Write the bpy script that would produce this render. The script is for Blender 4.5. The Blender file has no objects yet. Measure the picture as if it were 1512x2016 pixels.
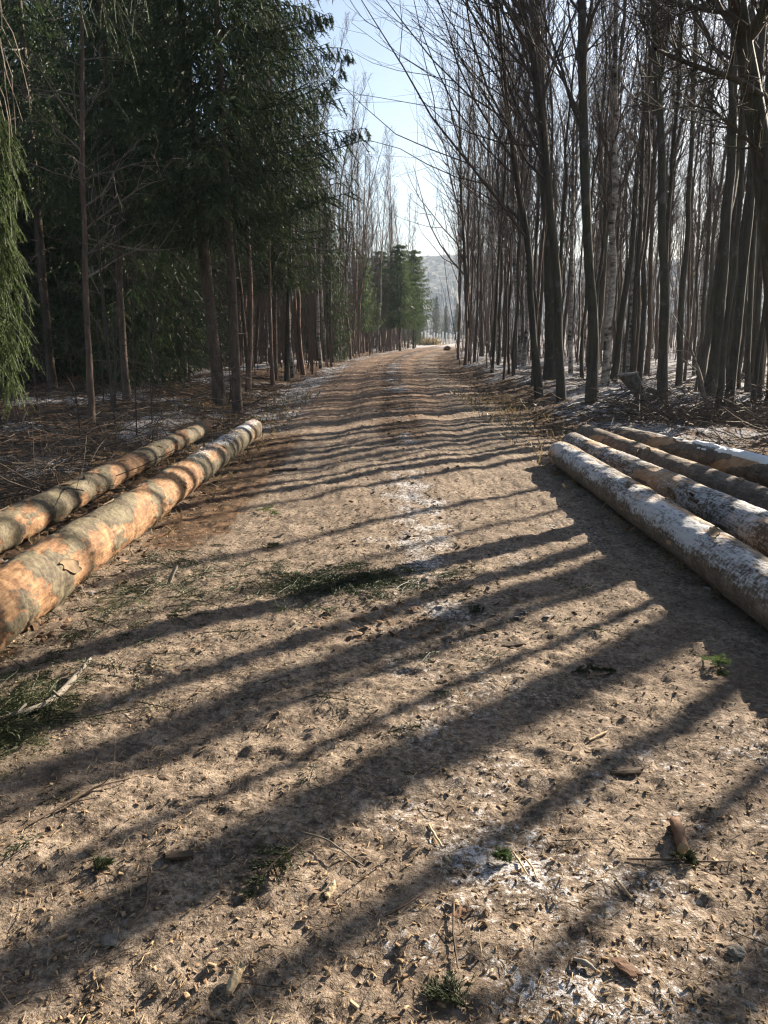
import bpy, math, random
import numpy as np
from mathutils import Vector

SC = bpy.context.scene
COL = SC.collection

# ------------------------------------------------------------------ camera, sky, sun, exposure
CAM_H = 1.55
PITCH = math.radians(12.2)
FPX = 1631.0
SUN_AZ = math.radians(46.0)      # to the right of straight ahead
SUN_EL = math.radians(24.0)

cam_data = bpy.data.cameras.new('camera')
cam = bpy.data.objects.new('camera', cam_data)
COL.objects.link(cam)
cam.location = (0, 0, CAM_H)
cam.rotation_euler = (math.pi / 2 - PITCH, 0, 0)
cam_data.sensor_fit = 'VERTICAL'
cam_data.sensor_height = 36.0
cam_data.lens = 36.0 * FPX / 2016.0
cam_data.clip_start = 0.05
cam_data.clip_end = 6000
SC.camera = cam

world = bpy.data.worlds.new('World')
SC.world = world
world.use_nodes = True
wn = world.node_tree
sky = wn.nodes.new('ShaderNodeTexSky')
sky.sky_type = 'NISHITA'
sky.sun_disc = False
sky.sun_elevation = SUN_EL
sky.sun_rotation = SUN_AZ
sky.altitude = 200
sky.air_density = 1.0
sky.dust_density = 1.8
sky.ozone_density = 1.6
bg = wn.nodes['Background']
bg.inputs['Strength'].default_value = 0.05
wn.links.new(sky.outputs['Color'], bg.inputs['Color'])

sun_data = bpy.data.lights.new('sun', 'SUN')
sun_data.energy = 5.0
sun_data.angle = math.radians(0.5)
sun_data.color = (1.0, 0.88, 0.71)
sun = bpy.data.objects.new('sun', sun_data)
COL.objects.link(sun)
SUN_DIR = Vector((math.sin(SUN_AZ) * math.cos(SUN_EL), math.cos(SUN_AZ) * math.cos(SUN_EL), math.sin(SUN_EL)))
sun.rotation_euler = SUN_DIR.to_track_quat('Z', 'Y').to_euler()

SC.view_settings.view_transform = 'Standard'
SC.view_settings.look = 'None'
SC.view_settings.exposure = 1.95
SC.view_settings.gamma = 1
SC.view_settings.use_curve_mapping = False
try:
    SC.cycles.use_denoising = True
    SC.cycles.denoiser = 'OPENIMAGEDENOISE'
    SC.cycles.pixel_filter_type = 'BLACKMAN_HARRIS'
    SC.cycles.filter_width = 1.25
except Exception:
    pass
SC.cycles.use_adaptive_sampling = False
SC.cycles.sample_clamp_indirect = 0.5
SC.cycles.caustics_reflective = False
SC.cycles.caustics_refractive = False
SC.cycles.max_bounces = 6
SC.cycles.diffuse_bounces = 2
SC.cycles.transparent_max_bounces = 8
SC.cycles.volume_bounces = 0

# ------------------------------------------------------------------ numpy noise
def _hash(ix, iy, iz, seed):
    h = (ix.astype(np.int64) * 374761393 + iy.astype(np.int64) * 668265263 + iz.astype(np.int64) * 2147483647 + seed * 144665) & 0xFFFFFFFF
    h = ((h ^ (h >> 13)) * 1274126177) & 0xFFFFFFFF
    h = ((h ^ (h >> 16)) * 2246822519) & 0xFFFFFFFF
    return ((h ^ (h >> 15)) & 0xFFFFFF) / float(0xFFFFFF)

def noise2(x, y, seed=0):
    x = np.asarray(x, float); y = np.asarray(y, float)
    ix = np.floor(x); iy = np.floor(y)
    fx = x - ix; fy = y - iy
    fx = fx * fx * (3 - 2 * fx); fy = fy * fy * (3 - 2 * fy)
    z = np.zeros_like(ix)
    a = _hash(ix, iy, z, seed); b = _hash(ix + 1, iy, z, seed)
    c = _hash(ix, iy + 1, z, seed); d = _hash(ix + 1, iy + 1, z, seed)
    return (a + (b - a) * fx) * (1 - fy) + (c + (d - c) * fx) * fy

def fbm2(x, y, seed=0, octs=4, gain=0.5):
    s = 0; a = 1.0; t = 0
    for o in range(octs):
        s = s + a * noise2(x * 2 ** o, y * 2 ** o, seed + o * 17); t += a; a *= gain
    return s / t

def sst(a, b, x):
    t = np.clip((x - a) / (b - a), 0, 1)
    return t * t * (3 - 2 * t)

# ------------------------------------------------------------------ the lie of the land
def road_cx(y):
    y = np.asarray(y, float)
    t = np.clip(y - 30, 0, 42)
    return 0.18 + (t / 42.0) ** 2 * 3.0 + np.clip(y - 72, 0, 200) * 0.143

def h_base(x, y):
    x = np.asarray(x, float); y = np.asarray(y, float)
    u = x - road_cx(y)
    au = np.abs(u)
    far = sst(5, 14, y)
    z = 0.07 * (1 - np.clip(u / 2.0, -1.6, 1.6) ** 2) * (0.35 + 0.65 * far)
    z = z - 0.045 * (np.exp(-((u + 1.0) / 0.28) ** 2) + np.exp(-((u - 1.0) / 0.28) ** 2)) * (0.25 + 0.75 * far)
    bank = sst(2.3, 4.6, u) * 0.28 * sst(11, 16, y) + sst(2.4, 5.0, -u) * 0.22 * sst(12, 17, y)
    hum = (fbm2(x * 0.55, y * 0.55, 3, 3) - 0.5) * 0.35 * sst(2.6, 5.5, au)
    hum = hum * (0.25 + 0.75 * sst(9, 14, y + 3 * sst(3.2, 5, au)))
    z = z + bank + hum
    z = z + 0.14 * np.exp(-(((x - 5.5) / 1.0) ** 2 + ((y - 18.6) / 1.0) ** 2))       # heap under the stump
    return z

def h_micro(x, y):
    u = x - road_cx(y)
    side = sst(1.9, 3.2, np.abs(u))
    m = (fbm2(x * 2.1, y * 2.1, 31, 2) - 0.5) * 0.05
    n1 = fbm2(x * 9, y * 9, 41, 2)
    m = m + (n1 - 0.5) * 0.030
    n2 = noise2(x * 26 + 3 * n1, y * 26, 51)
    m = m + np.clip(n2 - 0.45, 0, 1) * 0.024
    n3 = noise2(x * 52, y * 52, 61)
    m = m + (n3 - 0.5) * 0.011
    return m * (1 + 1.2 * side)

def h_all(x, y):
    return h_base(x, y) + h_micro(np.asarray(x, float), np.asarray(y, float))

# ------------------------------------------------------------------ where things stand (metres), read off the photograph
def ray(px, py):
    u = (px - 756) / FPX; v = -(py - 1008) / FPX
    return np.array([u, math.cos(PITCH) + v * math.sin(PITCH), -math.sin(PITCH) + v * math.cos(PITCH)])

def gp(px, py):
    d = ray(px, py); z = 0.0
    for _ in range(6):
        t = (z - CAM_H) / d[2]
        z = float(h_base(d[0] * t, d[1] * t))
    return np.array([d[0] * t, d[1] * t, z])

def at(px, py, Y):
    d = ray(px, py)
    return np.array([0, 0, CAM_H]) + d * (Y / d[1])

# ------------------------------------------------------------------ mesh helpers
class MB:
    def __init__(self):
        self.V = []; self.F = {}; self.A = []; self.n = 0
    def add(self, V, F, a=None):
        V = np.asarray(V, float).reshape(-1, 3); F = np.asarray(F, np.int64)
        if len(V) == 0 or len(F) == 0: return
        self.F.setdefault(F.shape[1], []).append(F + self.n)
        self.V.append(V); self.n += len(V)
        self.A.append(np.zeros(len(V)) if a is None else np.broadcast_to(np.asarray(a, float), (len(V),)))
    def mesh(self, name, mat, smooth=False, attr=None):
        V = np.concatenate(self.V) if self.V else np.zeros((0, 3))
        return make_mesh(name, V, [np.concatenate(f) for f in self.F.values()], mat, smooth, {attr: np.concatenate(self.A)} if attr else {})

def make_mesh(name, V, FL, mat, smooth=False, attrs={}):
    me = bpy.data.meshes.new(name)
    me.vertices.add(len(V)); me.vertices.foreach_set('co', np.ascontiguousarray(V, np.float32).ravel())
    idx = np.concatenate([f.ravel() for f in FL]).astype(np.int32)
    tot = np.concatenate([np.full(len(f), f.shape[1]) for f in FL]).astype(np.int32)
    st = np.concatenate([[0], np.cumsum(tot)[:-1]]).astype(np.int32)
    me.loops.add(len(idx)); me.loops.foreach_set('vertex_index', idx)
    me.polygons.add(len(tot)); me.polygons.foreach_set('loop_start', st); me.polygons.foreach_set('loop_total', tot)
    me.polygons.foreach_set('use_smooth', np.full(len(tot), smooth, bool))
    for k, a in attrs.items():
        at_ = me.attributes.new(k, 'FLOAT', 'POINT'); at_.data.foreach_set('value', np.ascontiguousarray(a, np.float32))
    if mat: me.materials.append(mat)
    me.update(calc_edges=True); me.validate()
    return me

def tubes(P, R, sides=5, cap=False):
    """P [B,N,3] paths, R [B,N] radii -> verts and quads of B tubes."""
    P = np.asarray(P, float); R = np.asarray(R, float)
    if P.ndim == 2: P = P[None]; R = R[None]
    B, N, _ = P.shape
    T = np.gradient(P, axis=1)
    T /= np.linalg.norm(T, axis=2, keepdims=True) + 1e-9
    mean = T.mean(axis=1)
    ref = np.where(np.abs(mean[:, 2:3]) > 0.8, np.array([[1.0, 0.13, 0]]), np.array([[0.1, 0.05, 1.0]]))[:, None, :]
    U = np.cross(T, np.broadcast_to(ref, T.shape)); U /= np.linalg.norm(U, axis=2, keepdims=True) + 1e-9
    W = np.cross(T, U)
    an = np.arange(sides) / sides * 2 * np.pi
    ring = U[:, :, None, :] * np.cos(an)[None, None, :, None] + W[:, :, None, :] * np.sin(an)[None, None, :, None]
    V = P[:, :, None, :] + ring * R[:, :, None, None]
    i = np.arange(N - 1)[:, None] * sides; j = np.arange(sides)[None, :]; j2 = (j + 1) % sides
    q = np.stack([i + j, i + j2, i + sides + j2, i + sides + j], -1).reshape(-1, 4)
    F = (np.arange(B)[:, None, None] * (N * sides) + q[None]).reshape(-1, 4)
    return V.reshape(-1, 3), F

def norm(a):
    return a / (np.linalg.norm(a, axis=-1, keepdims=True) + 1e-9)

def grow(P0, D0, L, n, up, wob, rng, droop=None):
    B = len(P0); P = np.zeros((B, n, 3)); P[:, 0] = P0; D = norm(np.asarray(D0, float))
    step = (np.asarray(L) / (n - 1))[:, None]
    for k in range(1, n):
        D = norm(D + np.array([0, 0, 1.0]) * up + rng.normal(0, wob, (B, 3)))
        P[:, k] = P[:, k - 1] + D * step
    return P

def along(P, idx, s):
    """points and tangents at fraction s of paths P[idx]"""
    n = P.shape[1]; f = np.clip(s, 0, 0.999) * (n - 1); i = f.astype(int); t = (f - i)[:, None]
    A = P[idx, i]; B = P[idx, i + 1]
    return A + (B - A) * t, norm(B - A)

def side_dirs(T, ang, rng, bias=None):
    R = rng.normal(0, 1, T.shape)
    if bias is not None: R = R + bias
    R = norm(R - (R * T).sum(1, keepdims=True) * T)
    return norm(T * np.cos(ang)[:, None] + R * np.sin(ang)[:, None])

# ------------------------------------------------------------------ scene graph helpers
def tag(o, label=None, cat=None, group=None, kind=None):
    if label: o['label'] = label
    if cat: o['category'] = cat
    if group: o['group'] = group
    if kind: o['kind'] = kind
    return o

def obj(name, me, parent=None):
    o = bpy.data.objects.new(name, me); COL.objects.link(o)
    if parent is not None: o.parent = parent
    return o

def empty(name, loc, label=None, cat=None, group=None, rz=0.0):
    o = bpy.data.objects.new(name, None); COL.objects.link(o)
    o.empty_display_size = 0.1
    o.location = loc; o.rotation_euler = (0, 0, rz)
    return tag(o, label, cat, group)

def copy_tree(o, loc, rz, sc, label, group=None):
    r = o.copy(); COL.objects.link(r)
    r.location = loc; r.rotation_euler = (0, 0, rz); r.scale = (sc, sc, sc)
    r['label'] = label
    if group: r['group'] = group
    for ch in o.children:
        c = ch.copy(); COL.objects.link(c); c.parent = r
    return r

# ------------------------------------------------------------------ materials
def new_mat(name):
    m = bpy.data.materials.new(name); m.use_nodes = True
    nt = m.node_tree
    b = nt.nodes['Principled BSDF']
    b.inputs['Roughness'].default_value = 0.85
    b.inputs['Specular IOR Level'].default_value = 0.25
    return m, nt, b

def N(nt, t, **kw):
    n = nt.nodes.new(t)
    for k, v in kw.items():
        if k.startswith('i_'): n.inputs[k[2:].replace('_', ' ')].default_value = v
        else: setattr(n, k, v)
    return n

def L(nt, a, b): nt.links.new(a, b)

def tex_noise(nt, vec, scale, detail=4, rough=0.6, dist=0.0):
    n = N(nt, 'ShaderNodeTexNoise'); n.inputs['Scale'].default_value = scale
    n.inputs['Detail'].default_value = detail; n.inputs['Roughness'].default_value = rough; n.inputs['Distortion'].default_value = dist
    if vec is not None: L(nt, vec, n.inputs['Vector'])
    return n.outputs['Fac']

def ramp(nt, fac, stops):
    r = N(nt, 'ShaderNodeValToRGB')
    e = r.color_ramp.elements
    e[0].position, e[0].color = stops[0][0], (*stops[0][1], 1)
    e[1].position, e[1].color = stops[-1][0], (*stops[-1][1], 1)
    for p, c in stops[1:-1]:
        k = e.new(p); k.color = (*c, 1)
    L(nt, fac, r.inputs['Fac'])
    return r.outputs['Color']

def mixc(nt, fac, a, b):
    m = N(nt, 'ShaderNodeMix', data_type='RGBA')
    for i, v in ((0, fac), (6, a), (7, b)):
        if isinstance(v, (int, float)): m.inputs[i].default_value = v
        elif isinstance(v, tuple): m.inputs[i].default_value = (*v, 1)
        else: L(nt, v, m.inputs[i])
    return m.outputs[2]

def math_(nt, op, a, b=None, c=None, clamp=False):
    m = N(nt, 'ShaderNodeMath', operation=op); m.use_clamp = clamp
    for i, v in enumerate((a, b, c)):
        if v is None: continue
        if isinstance(v, (int, float)): m.inputs[i].default_value = v
        else: L(nt, v, m.inputs[i])
    return m.outputs[0]

def sstep(nt, x, lo, hi):
    m = N(nt, 'ShaderNodeMapRange', interpolation_type='SMOOTHSTEP')
    m.inputs['From Min'].default_value = lo; m.inputs['From Max'].default_value = hi
    L(nt, x, m.inputs['Value'])
    return m.outputs['Result']

def bump(nt, b, h, strength=0.5, dist=0.01):
    n = N(nt, 'ShaderNodeBump'); n.inputs['Strength'].default_value = strength; n.inputs['Distance'].default_value = dist
    L(nt, h, n.inputs['Height']); L(nt, n.outputs['Normal'], b.inputs['Normal'])

def pos(nt):
    return N(nt, 'ShaderNodeNewGeometry').outputs['Position']

def objco(nt, scale=None):
    o = N(nt, 'ShaderNodeTexCoord').outputs['Object']
    if scale:
        m = N(nt, 'ShaderNodeMapping'); m.inputs['Scale'].default_value = scale; L(nt, o, m.inputs['Vector']); return m.outputs['Vector']
    return o

def attr(nt, name):
    return N(nt, 'ShaderNodeAttribute', attribute_name=name).outputs['Fac']

def rnd(nt):
    return N(nt, 'ShaderNodeObjectInfo').outputs['Random']

def bark_mat(name, dark, light, moss=0.0, sc=(14, 14, 2.5), per_object=0.35):
    m, nt, b = new_mat(name)
    v = objco(nt, sc)
    n = tex_noise(nt, v, 1.0, 6, 0.65, 0.6)
    c = ramp(nt, n, [(0.3, dark), (0.7, light)])
    n2 = tex_noise(nt, objco(nt), 1.7, 3, 0.6)
    if moss > 0:
        c = mixc(nt, math_(nt, 'MULTIPLY', sstep(nt, n2, 0.45, 0.7), moss), c, (0.075, 0.085, 0.03))
    n3 = tex_noise(nt, objco(nt, (5, 5, 3)), 1.0, 5, 0.7)
    c = mixc(nt, math_(nt, 'MULTIPLY', sstep(nt, n3, 0.57, 0.66), 0.45), c, (0.17, 0.165, 0.14))
    n4 = tex_noise(nt, objco(nt, (4, 4, 7)), 1.0, 4, 0.7, 1.0)
    c = mixc(nt, math_(nt, 'MULTIPLY', sstep(nt, n4, 0.58, 0.68), 0.6), c, (0.025, 0.021, 0.018))
    hv = N(nt, 'ShaderNodeHueSaturation')
    L(nt, c, hv.inputs['Color'])
    L(nt, math_(nt, 'MULTIPLY_ADD', rnd(nt), per_object, 1 - per_object / 2), hv.inputs['Value'])
    L(nt, hv.outputs['Color'], b.inputs['Base Color'])
    bump(nt, b, n, 0.7, 0.02)
    return m

M = {}
M['bark_grey'] = bark_mat('grey_beech_bark', (0.032, 0.028, 0.023), (0.095, 0.086, 0.070), 0.5)
M['bark_brown'] = bark_mat('brown_spruce_bark', (0.05, 0.038, 0.030), (0.15, 0.108, 0.082), 0.15, (9, 9, 4))
M['bark_pink'] = bark_mat('pinkish_alder_bark', (0.10, 0.065, 0.05), (0.25, 0.17, 0.13), 0.15)
M['twig_dark'] = bark_mat('dark_twig_bark', (0.06, 0.045, 0.038), (0.11, 0.085, 0.07), 0.0)
M['twig_red'] = bark_mat('reddish_birch_twig_bark', (0.085, 0.063, 0.053), (0.17, 0.128, 0.105), 0.0)
M['twig_dead'] = bark_mat('dead_grey_twig_wood', (0.13, 0.10, 0.08), (0.30, 0.25, 0.20), 0.0)

def birch_mat():
    m, nt, b = new_mat('white_birch_bark')
    n = tex_noise(nt, objco(nt, (6, 6, 11)), 1.0, 5, 0.7, 0.4)
    n2 = tex_noise(nt, objco(nt, (3, 3, 1.2)), 1.0, 3, 0.6)
    c = ramp(nt, math_(nt, 'ADD', math_(nt, 'MULTIPLY', n, 0.6), math_(nt, 'MULTIPLY', n2, 0.4)), [(0.42, (0.035, 0.03, 0.028)), (0.5, (0.30, 0.27, 0.24)), (0.6, (0.58, 0.54, 0.48))])
    L(nt, c, b.inputs['Base Color']); bump(nt, b, n, 0.5, 0.01)
    return m
M['bark_birch'] = birch_mat()

def needle_mat(name, c0, c1, trans=0.35):
    m, nt, b = new_mat(name)
    n = tex_noise(nt, pos(nt), 2.2, 3, 0.6)
    n2 = tex_noise(nt, pos(nt), 19.0, 2, 0.6)
    c = ramp(nt, math_(nt, 'ADD', math_(nt, 'MULTIPLY', n, 0.5), math_(nt, 'MULTIPLY', n2, 0.5)), [(0.35, c0), (0.65, c1)])
    L(nt, c, b.inputs['Base Color']); b.inputs['Roughness'].default_value = 0.55
    t = N(nt, 'ShaderNodeBsdfTranslucent'); L(nt, c, t.inputs['Color'])
    mx = N(nt, 'ShaderNodeMixShader'); mx.inputs[0].default_value = trans
    L(nt, b.outputs[0], mx.inputs[1]); L(nt, t.outputs[0], mx.inputs[2])
    L(nt, mx.outputs[0], nt.nodes['Material Output'].inputs['Surface'])
    return m
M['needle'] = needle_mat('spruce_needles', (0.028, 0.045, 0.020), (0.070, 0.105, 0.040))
M['needle_sunlit'] = needle_mat('sunlit_spruce_needles', (0.055, 0.085, 0.024), (0.108, 0.155, 0.045), 0.5)  # lit copy of the needles: sunlight on the hanging sprays put into the colour
M['needle_mid'] = needle_mat('lit_green_spruce_needles', (0.045, 0.074, 0.028), (0.105, 0.155, 0.052), 0.4)  # needle green raised so the far-bend spruces look sunlit
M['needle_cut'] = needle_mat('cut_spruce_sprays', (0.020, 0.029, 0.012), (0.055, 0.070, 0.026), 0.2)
M['grass'] = needle_mat('dry_grass', (0.16, 0.11, 0.05), (0.34, 0.26, 0.13), 0.3)

def leaf_mat():
    m, nt, b = new_mat('dead_leaves')
    n = tex_noise(nt, pos(nt), 23.0, 2, 0.5)
    c = ramp(nt, n, [(0.32, (0.045, 0.028, 0.018)), (0.5, (0.13, 0.075, 0.04)), (0.68, (0.27, 0.17, 0.10))])
    fr = tex_noise(nt, pos(nt), 1.3, 4, 0.65)
    c = mixc(nt, math_(nt, 'MULTIPLY', sstep(nt, fr, 0.48, 0.66), 0.35), c, (0.62, 0.65, 0.70))
    L(nt, c, b.inputs['Base Color'])
    return m
M['leaf'] = leaf_mat()

def chip_mat():
    m, nt, b = new_mat('wood_chips')
    n = tex_noise(nt, pos(nt), 31.0, 2, 0.5)
    c = ramp(nt, n, [(0.3, (0.10, 0.062, 0.036)), (0.5, (0.27, 0.18, 0.105)), (0.7, (0.46, 0.34, 0.21))])
    L(nt, c, b.inputs['Base Color'])
    return m
M['chip'] = chip_mat()

def stick_mat(name, dark, light):
    m, nt, b = new_mat(name)
    n = tex_noise(nt, pos(nt), 14.0, 4, 0.6)
    L(nt, ramp(nt, n, [(0.3, dark), (0.7, light)]), b.inputs['Base Color'])
    n2 = tex_noise(nt, pos(nt), 90.0, 3, 0.6); bump(nt, b, n2, 0.5, 0.004)
    return m
M['stick'] = stick_mat('brushwood', (0.045, 0.032, 0.024), (0.17, 0.125, 0.09))
M['stick_grey'] = stick_mat('weathered_stick', (0.10, 0.085, 0.068), (0.30, 0.26, 0.21))
M['stick_red'] = stick_mat('reddish_stick_bark', (0.075, 0.042, 0.028), (0.21, 0.118, 0.072))
M['wood_pale'] = stick_mat('pale_split_wood', (0.33, 0.24, 0.14), (0.56, 0.44, 0.28))
M['wood_grey'] = stick_mat('grey_split_wood', (0.17, 0.15, 0.13), (0.34, 0.30, 0.26))
M['stone'] = stick_mat('grey_stone', (0.10, 0.09, 0.078), (0.21, 0.19, 0.165))
M['straw'] = stick_mat('pale_straw', (0.20, 0.14, 0.08), (0.50, 0.39, 0.24))
M['clod'] = stick_mat('dark_earth_clod', (0.05, 0.036, 0.025), (0.12, 0.085, 0.06))

def soil_stuff():
    m, nt, b = new_mat('sandy_clods')
    n = tex_noise(nt, pos(nt), 17.0, 3, 0.6)
    L(nt, ramp(nt, n, [(0.3, (0.12, 0.08, 0.05)), (0.7, (0.33, 0.235, 0.15))]), b.inputs['Base Color'])
    return m
M['sandclod'] = soil_stuff()

def ground_mat():
    m, nt, b = new_mat('woodland_ground')
    p = pos(nt)
    n_big = tex_noise(nt, p, 0.9, 4, 0.6)
    n_mid = tex_noise(nt, p, 6.5, 5, 0.65)
    n_fine = tex_noise(nt, p, 38.0, 5, 0.7)
    n_grit = tex_noise(nt, p, 130.0, 3, 0.7)
    f = math_(nt, 'ADD', math_(nt, 'MULTIPLY', n_fine, 0.5), math_(nt, 'ADD', math_(nt, 'MULTIPLY', n_mid, 0.3), math_(nt, 'MULTIPLY', n_grit, 0.2)))
    soil = ramp(nt, f, [(0.39, (0.048, 0.037, 0.030)), (0.47, (0.140, 0.108, 0.083)), (0.54, (0.272, 0.212, 0.160)), (0.64, (0.44, 0.36, 0.28))])
    crumb = tex_noise(nt, p, 15.0, 4, 0.7, 0.5)
    soil = mixc(nt, math_(nt, 'MULTIPLY', sstep(nt, crumb, 0.55, 0.68), 0.65), soil, (0.085, 0.06, 0.043))
    soil = mixc(nt, math_(nt, 'MULTIPLY', sstep(nt, n_big, 0.46, 0.66), 0.55), soil, (0.15, 0.112, 0.085))
    red = mixc(nt, math_(nt, 'MULTIPLY', attr(nt, 'red'), 0.42), soil, (0.25, 0.135, 0.075))
    vor = N(nt, 'ShaderNodeTexVoronoi'); vor.inputs['Scale'].default_value = 16.0; L(nt, p, vor.inputs['Vector'])
    sep = N(nt, 'ShaderNodeSeparateColor'); L(nt, vor.outputs['Color'], sep.inputs[0])
    lit = ramp(nt, math_(nt, 'ADD', math_(nt, 'MULTIPLY', sep.outputs[0], 0.55), math_(nt, 'MULTIPLY', f, 0.45)), [(0.15, (0.030, 0.021, 0.015)), (0.5, (0.085, 0.052, 0.032)), (0.8, (0.19, 0.115, 0.065))])
    lm = sstep(nt, math_(nt, 'ADD', attr(nt, 'litter'), math_(nt, 'MULTIPLY_ADD', n_mid, 0.8, -0.4)), 0.35, 0.6)
    c = mixc(nt, lm, red, lit)
    gm = sstep(nt, math_(nt, 'ADD', attr(nt, 'green'), math_(nt, 'MULTIPLY_ADD', n_mid, 1.2, -0.6)), 0.35, 0.65)
    c = mixc(nt, math_(nt, 'MULTIPLY', gm, 0.85), c, (0.038, 0.045, 0.018))
    # frost and thin snow: grains in patches, broken by the roughness of the ground
    wob = math_(nt, 'MULTIPLY_ADD', tex_noise(nt, p, 2.6, 4, 0.6), 1.3, -0.65)
    area = sstep(nt, math_(nt, 'ADD', attr(nt, 'frost'), wob), 0.0, 0.75)
    grain = math_(nt, 'ADD', math_(nt, 'MULTIPLY', n_fine, 0.5), math_(nt, 'MULTIPLY', tex_noise(nt, p, 85.0, 4, 0.75), 0.5))
    gth = math_(nt, 'SUBTRACT', grain, math_(nt, 'MULTIPLY_ADD', area, -0.225, 0.65))
    fm = math_(nt, 'MULTIPLY', sstep(nt, gth, 0.0, 0.10), sstep(nt, area, 0.02, 0.25))
    c = mixc(nt, math_(nt, 'MULTIPLY', fm, 0.62), c, (0.66, 0.68, 0.72))
    L(nt, c, b.inputs['Base Color'])
    b.inputs['Roughness'].default_value = 0.95
    b.inputs['Specular IOR Level'].default_value = 0.1
    bh = math_(nt, 'ADD', math_(nt, 'MULTIPLY', n_fine, 1.0), math_(nt, 'MULTIPLY', n_grit, 0.35))
    bump(nt, b, bh, 0.9, 0.014)
    return m
M['ground'] = ground_mat()

# ------------------------------------------------------------------ ground: one sheet, finer near the camera
def graded(lo, hi, d0, d1, growth, limit):
    out = list(np.arange(lo, hi, d0)); s = d0; v = out[-1]
    while v < limit:
        s = min(s * growth, limit * 0.25) if v > 30 else min(s * growth, d1); v += s; out.append(v)
    return np.array(out)

def build_ground():
    xr = graded(0.0, 2.1, 0.0178, 0.14, 1.04, 16.0)
    v = xr[-1]; s = 0.15; ext = []
    while v < 1300: s *= 1.25; v += s; ext.append(v)
    xr = np.concatenate([xr, ext])
    xs = np.concatenate([-xr[::-1][:-1], xr])
    ys = list(np.arange(1.2, 3.6, 0.0150)); s = 0.0150; v = ys[-1]
    while v < 130: s *= 1.018; v += min(s, 0.9); ys.append(v)
    s = 1.0
    while v < 1300: s *= 1.2; v += s; ys.append(v)
    yb = []; v = 1.2; s = 0.02
    while v > -200: s *= 1.25; v -= s; yb.append(v)
    ys = np.concatenate([yb[::-1], ys])
    X, Y = np.meshgrid(xs, ys)
    Z = h_all(X, Y)
    nx, ny = len(xs), len(ys)
    i = np.arange(ny - 1)[:, None] * nx + np.arange(nx - 1)[None]
    F = np.stack([i, i + 1, i + nx + 1, i + nx], -1).reshape(-1, 4)
    u = X - road_cx(Y); au = np.abs(u)
    litter = sst(1.75, 2.7, au + (fbm2(X * 1.3, Y * 1.3, 71, 3) - 0.5) * 1.3)
    litter = np.maximum(litter, 0.6 * np.exp(-((u - 0.08) / 0.48) ** 4) * sst(8, 13, Y))
    nearlog = np.exp(-((X + 1.55) / 0.45) ** 2) * sst(4, 7, Y) * (1 - sst(12, 14, Y))
    litter = np.clip(np.maximum(litter, nearlog * 0.8), 0, 1)
    red = sst(10, 20, Y) * (1 - sst(1.5, 2.2, np.abs(u + 0.9))) * 0.8 + 0.5 * sst(1.4, 2.2, u) * sst(16, 25, Y) + 0.45 * sst(12, 22, Y) * np.exp(-((u - 1.05) / 0.4) ** 4)
    big = fbm2(X * 0.8, Y * 0.5, 81, 4)
    frost = 0.02 + 0.8 * (big - 0.5)
    frost += (0.28 + 0.12 * sst(3.0, 4.6, Y)) * np.exp(-((u - 0.15) / 0.42) ** 2)                               # centre strip
    frost += 0.02 * np.exp(-((X - 0.28) / 0.45) ** 2) * (1 - sst(3.2, 4.4, Y))       # near patch
    frost += 0.20 * np.exp(-((X - 1.55) / 0.28) ** 2) * (1 - sst(9, 11, Y))         # shade strip along the front log
    frost += 0.52 * np.exp(-((u + 2.5) / 0.8) ** 2) * sst(10, 14, Y)                # left verge
    frost += 0.62 * sst(2.4, 4.5, u) * sst(9, 13, Y)                                # forest floor on the right
    frost += 0.55 * sst(2.8, 5.0, -u) * sst(.48, .56, big)
    frost += 0.35 * np.exp(-(((X - 5.2) / 1.6) ** 2 + ((Y - 17.5) / 2.5) ** 2))
    frost -= 0.22 * np.exp(-((u + 1.1) / 0.55) ** 2)                                # sun-warmed left track stays bare
    frost += 0.5 * sst(82, 95, Y) * (1 - sst(2.5, 4.5, au))
    green = 0.7 * np.exp(-(((X + 0.36) / 0.50) ** 2 + ((Y - 5.02) / 0.26) ** 2)) + 0.42 * np.exp(-(((X + 1.25) / 0.5) ** 2 + ((Y - 4.7) / 0.5) ** 2))
    green += 0.25 * np.exp(-((X + 1.66) / 0.25) ** 2) * sst(3.2, 4, Y) * (1 - sst(6, 8, Y))
    green += 0.7 * np.exp(-(((X + 1.5) / 0.33) ** 2 + ((Y - 3.1) / 0.55) ** 2))
    green += 0.28 * np.exp(-(((X + 1.0) / 0.4) ** 2 + ((Y - 7.6) / 0.5) ** 2))
    V = np.stack([X, Y, Z], -1).reshape(-1, 3)
    me = make_mesh('ground', V, [F], M['ground'], True, dict(litter=litter.ravel(), red=red.ravel(), frost=frost.ravel(), green=green.ravel()))
    tag(obj('ground', me), 'sandy forest track with frost and leaf litter, woodland floor either side', None, None, 'structure')
build_ground()

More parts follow.
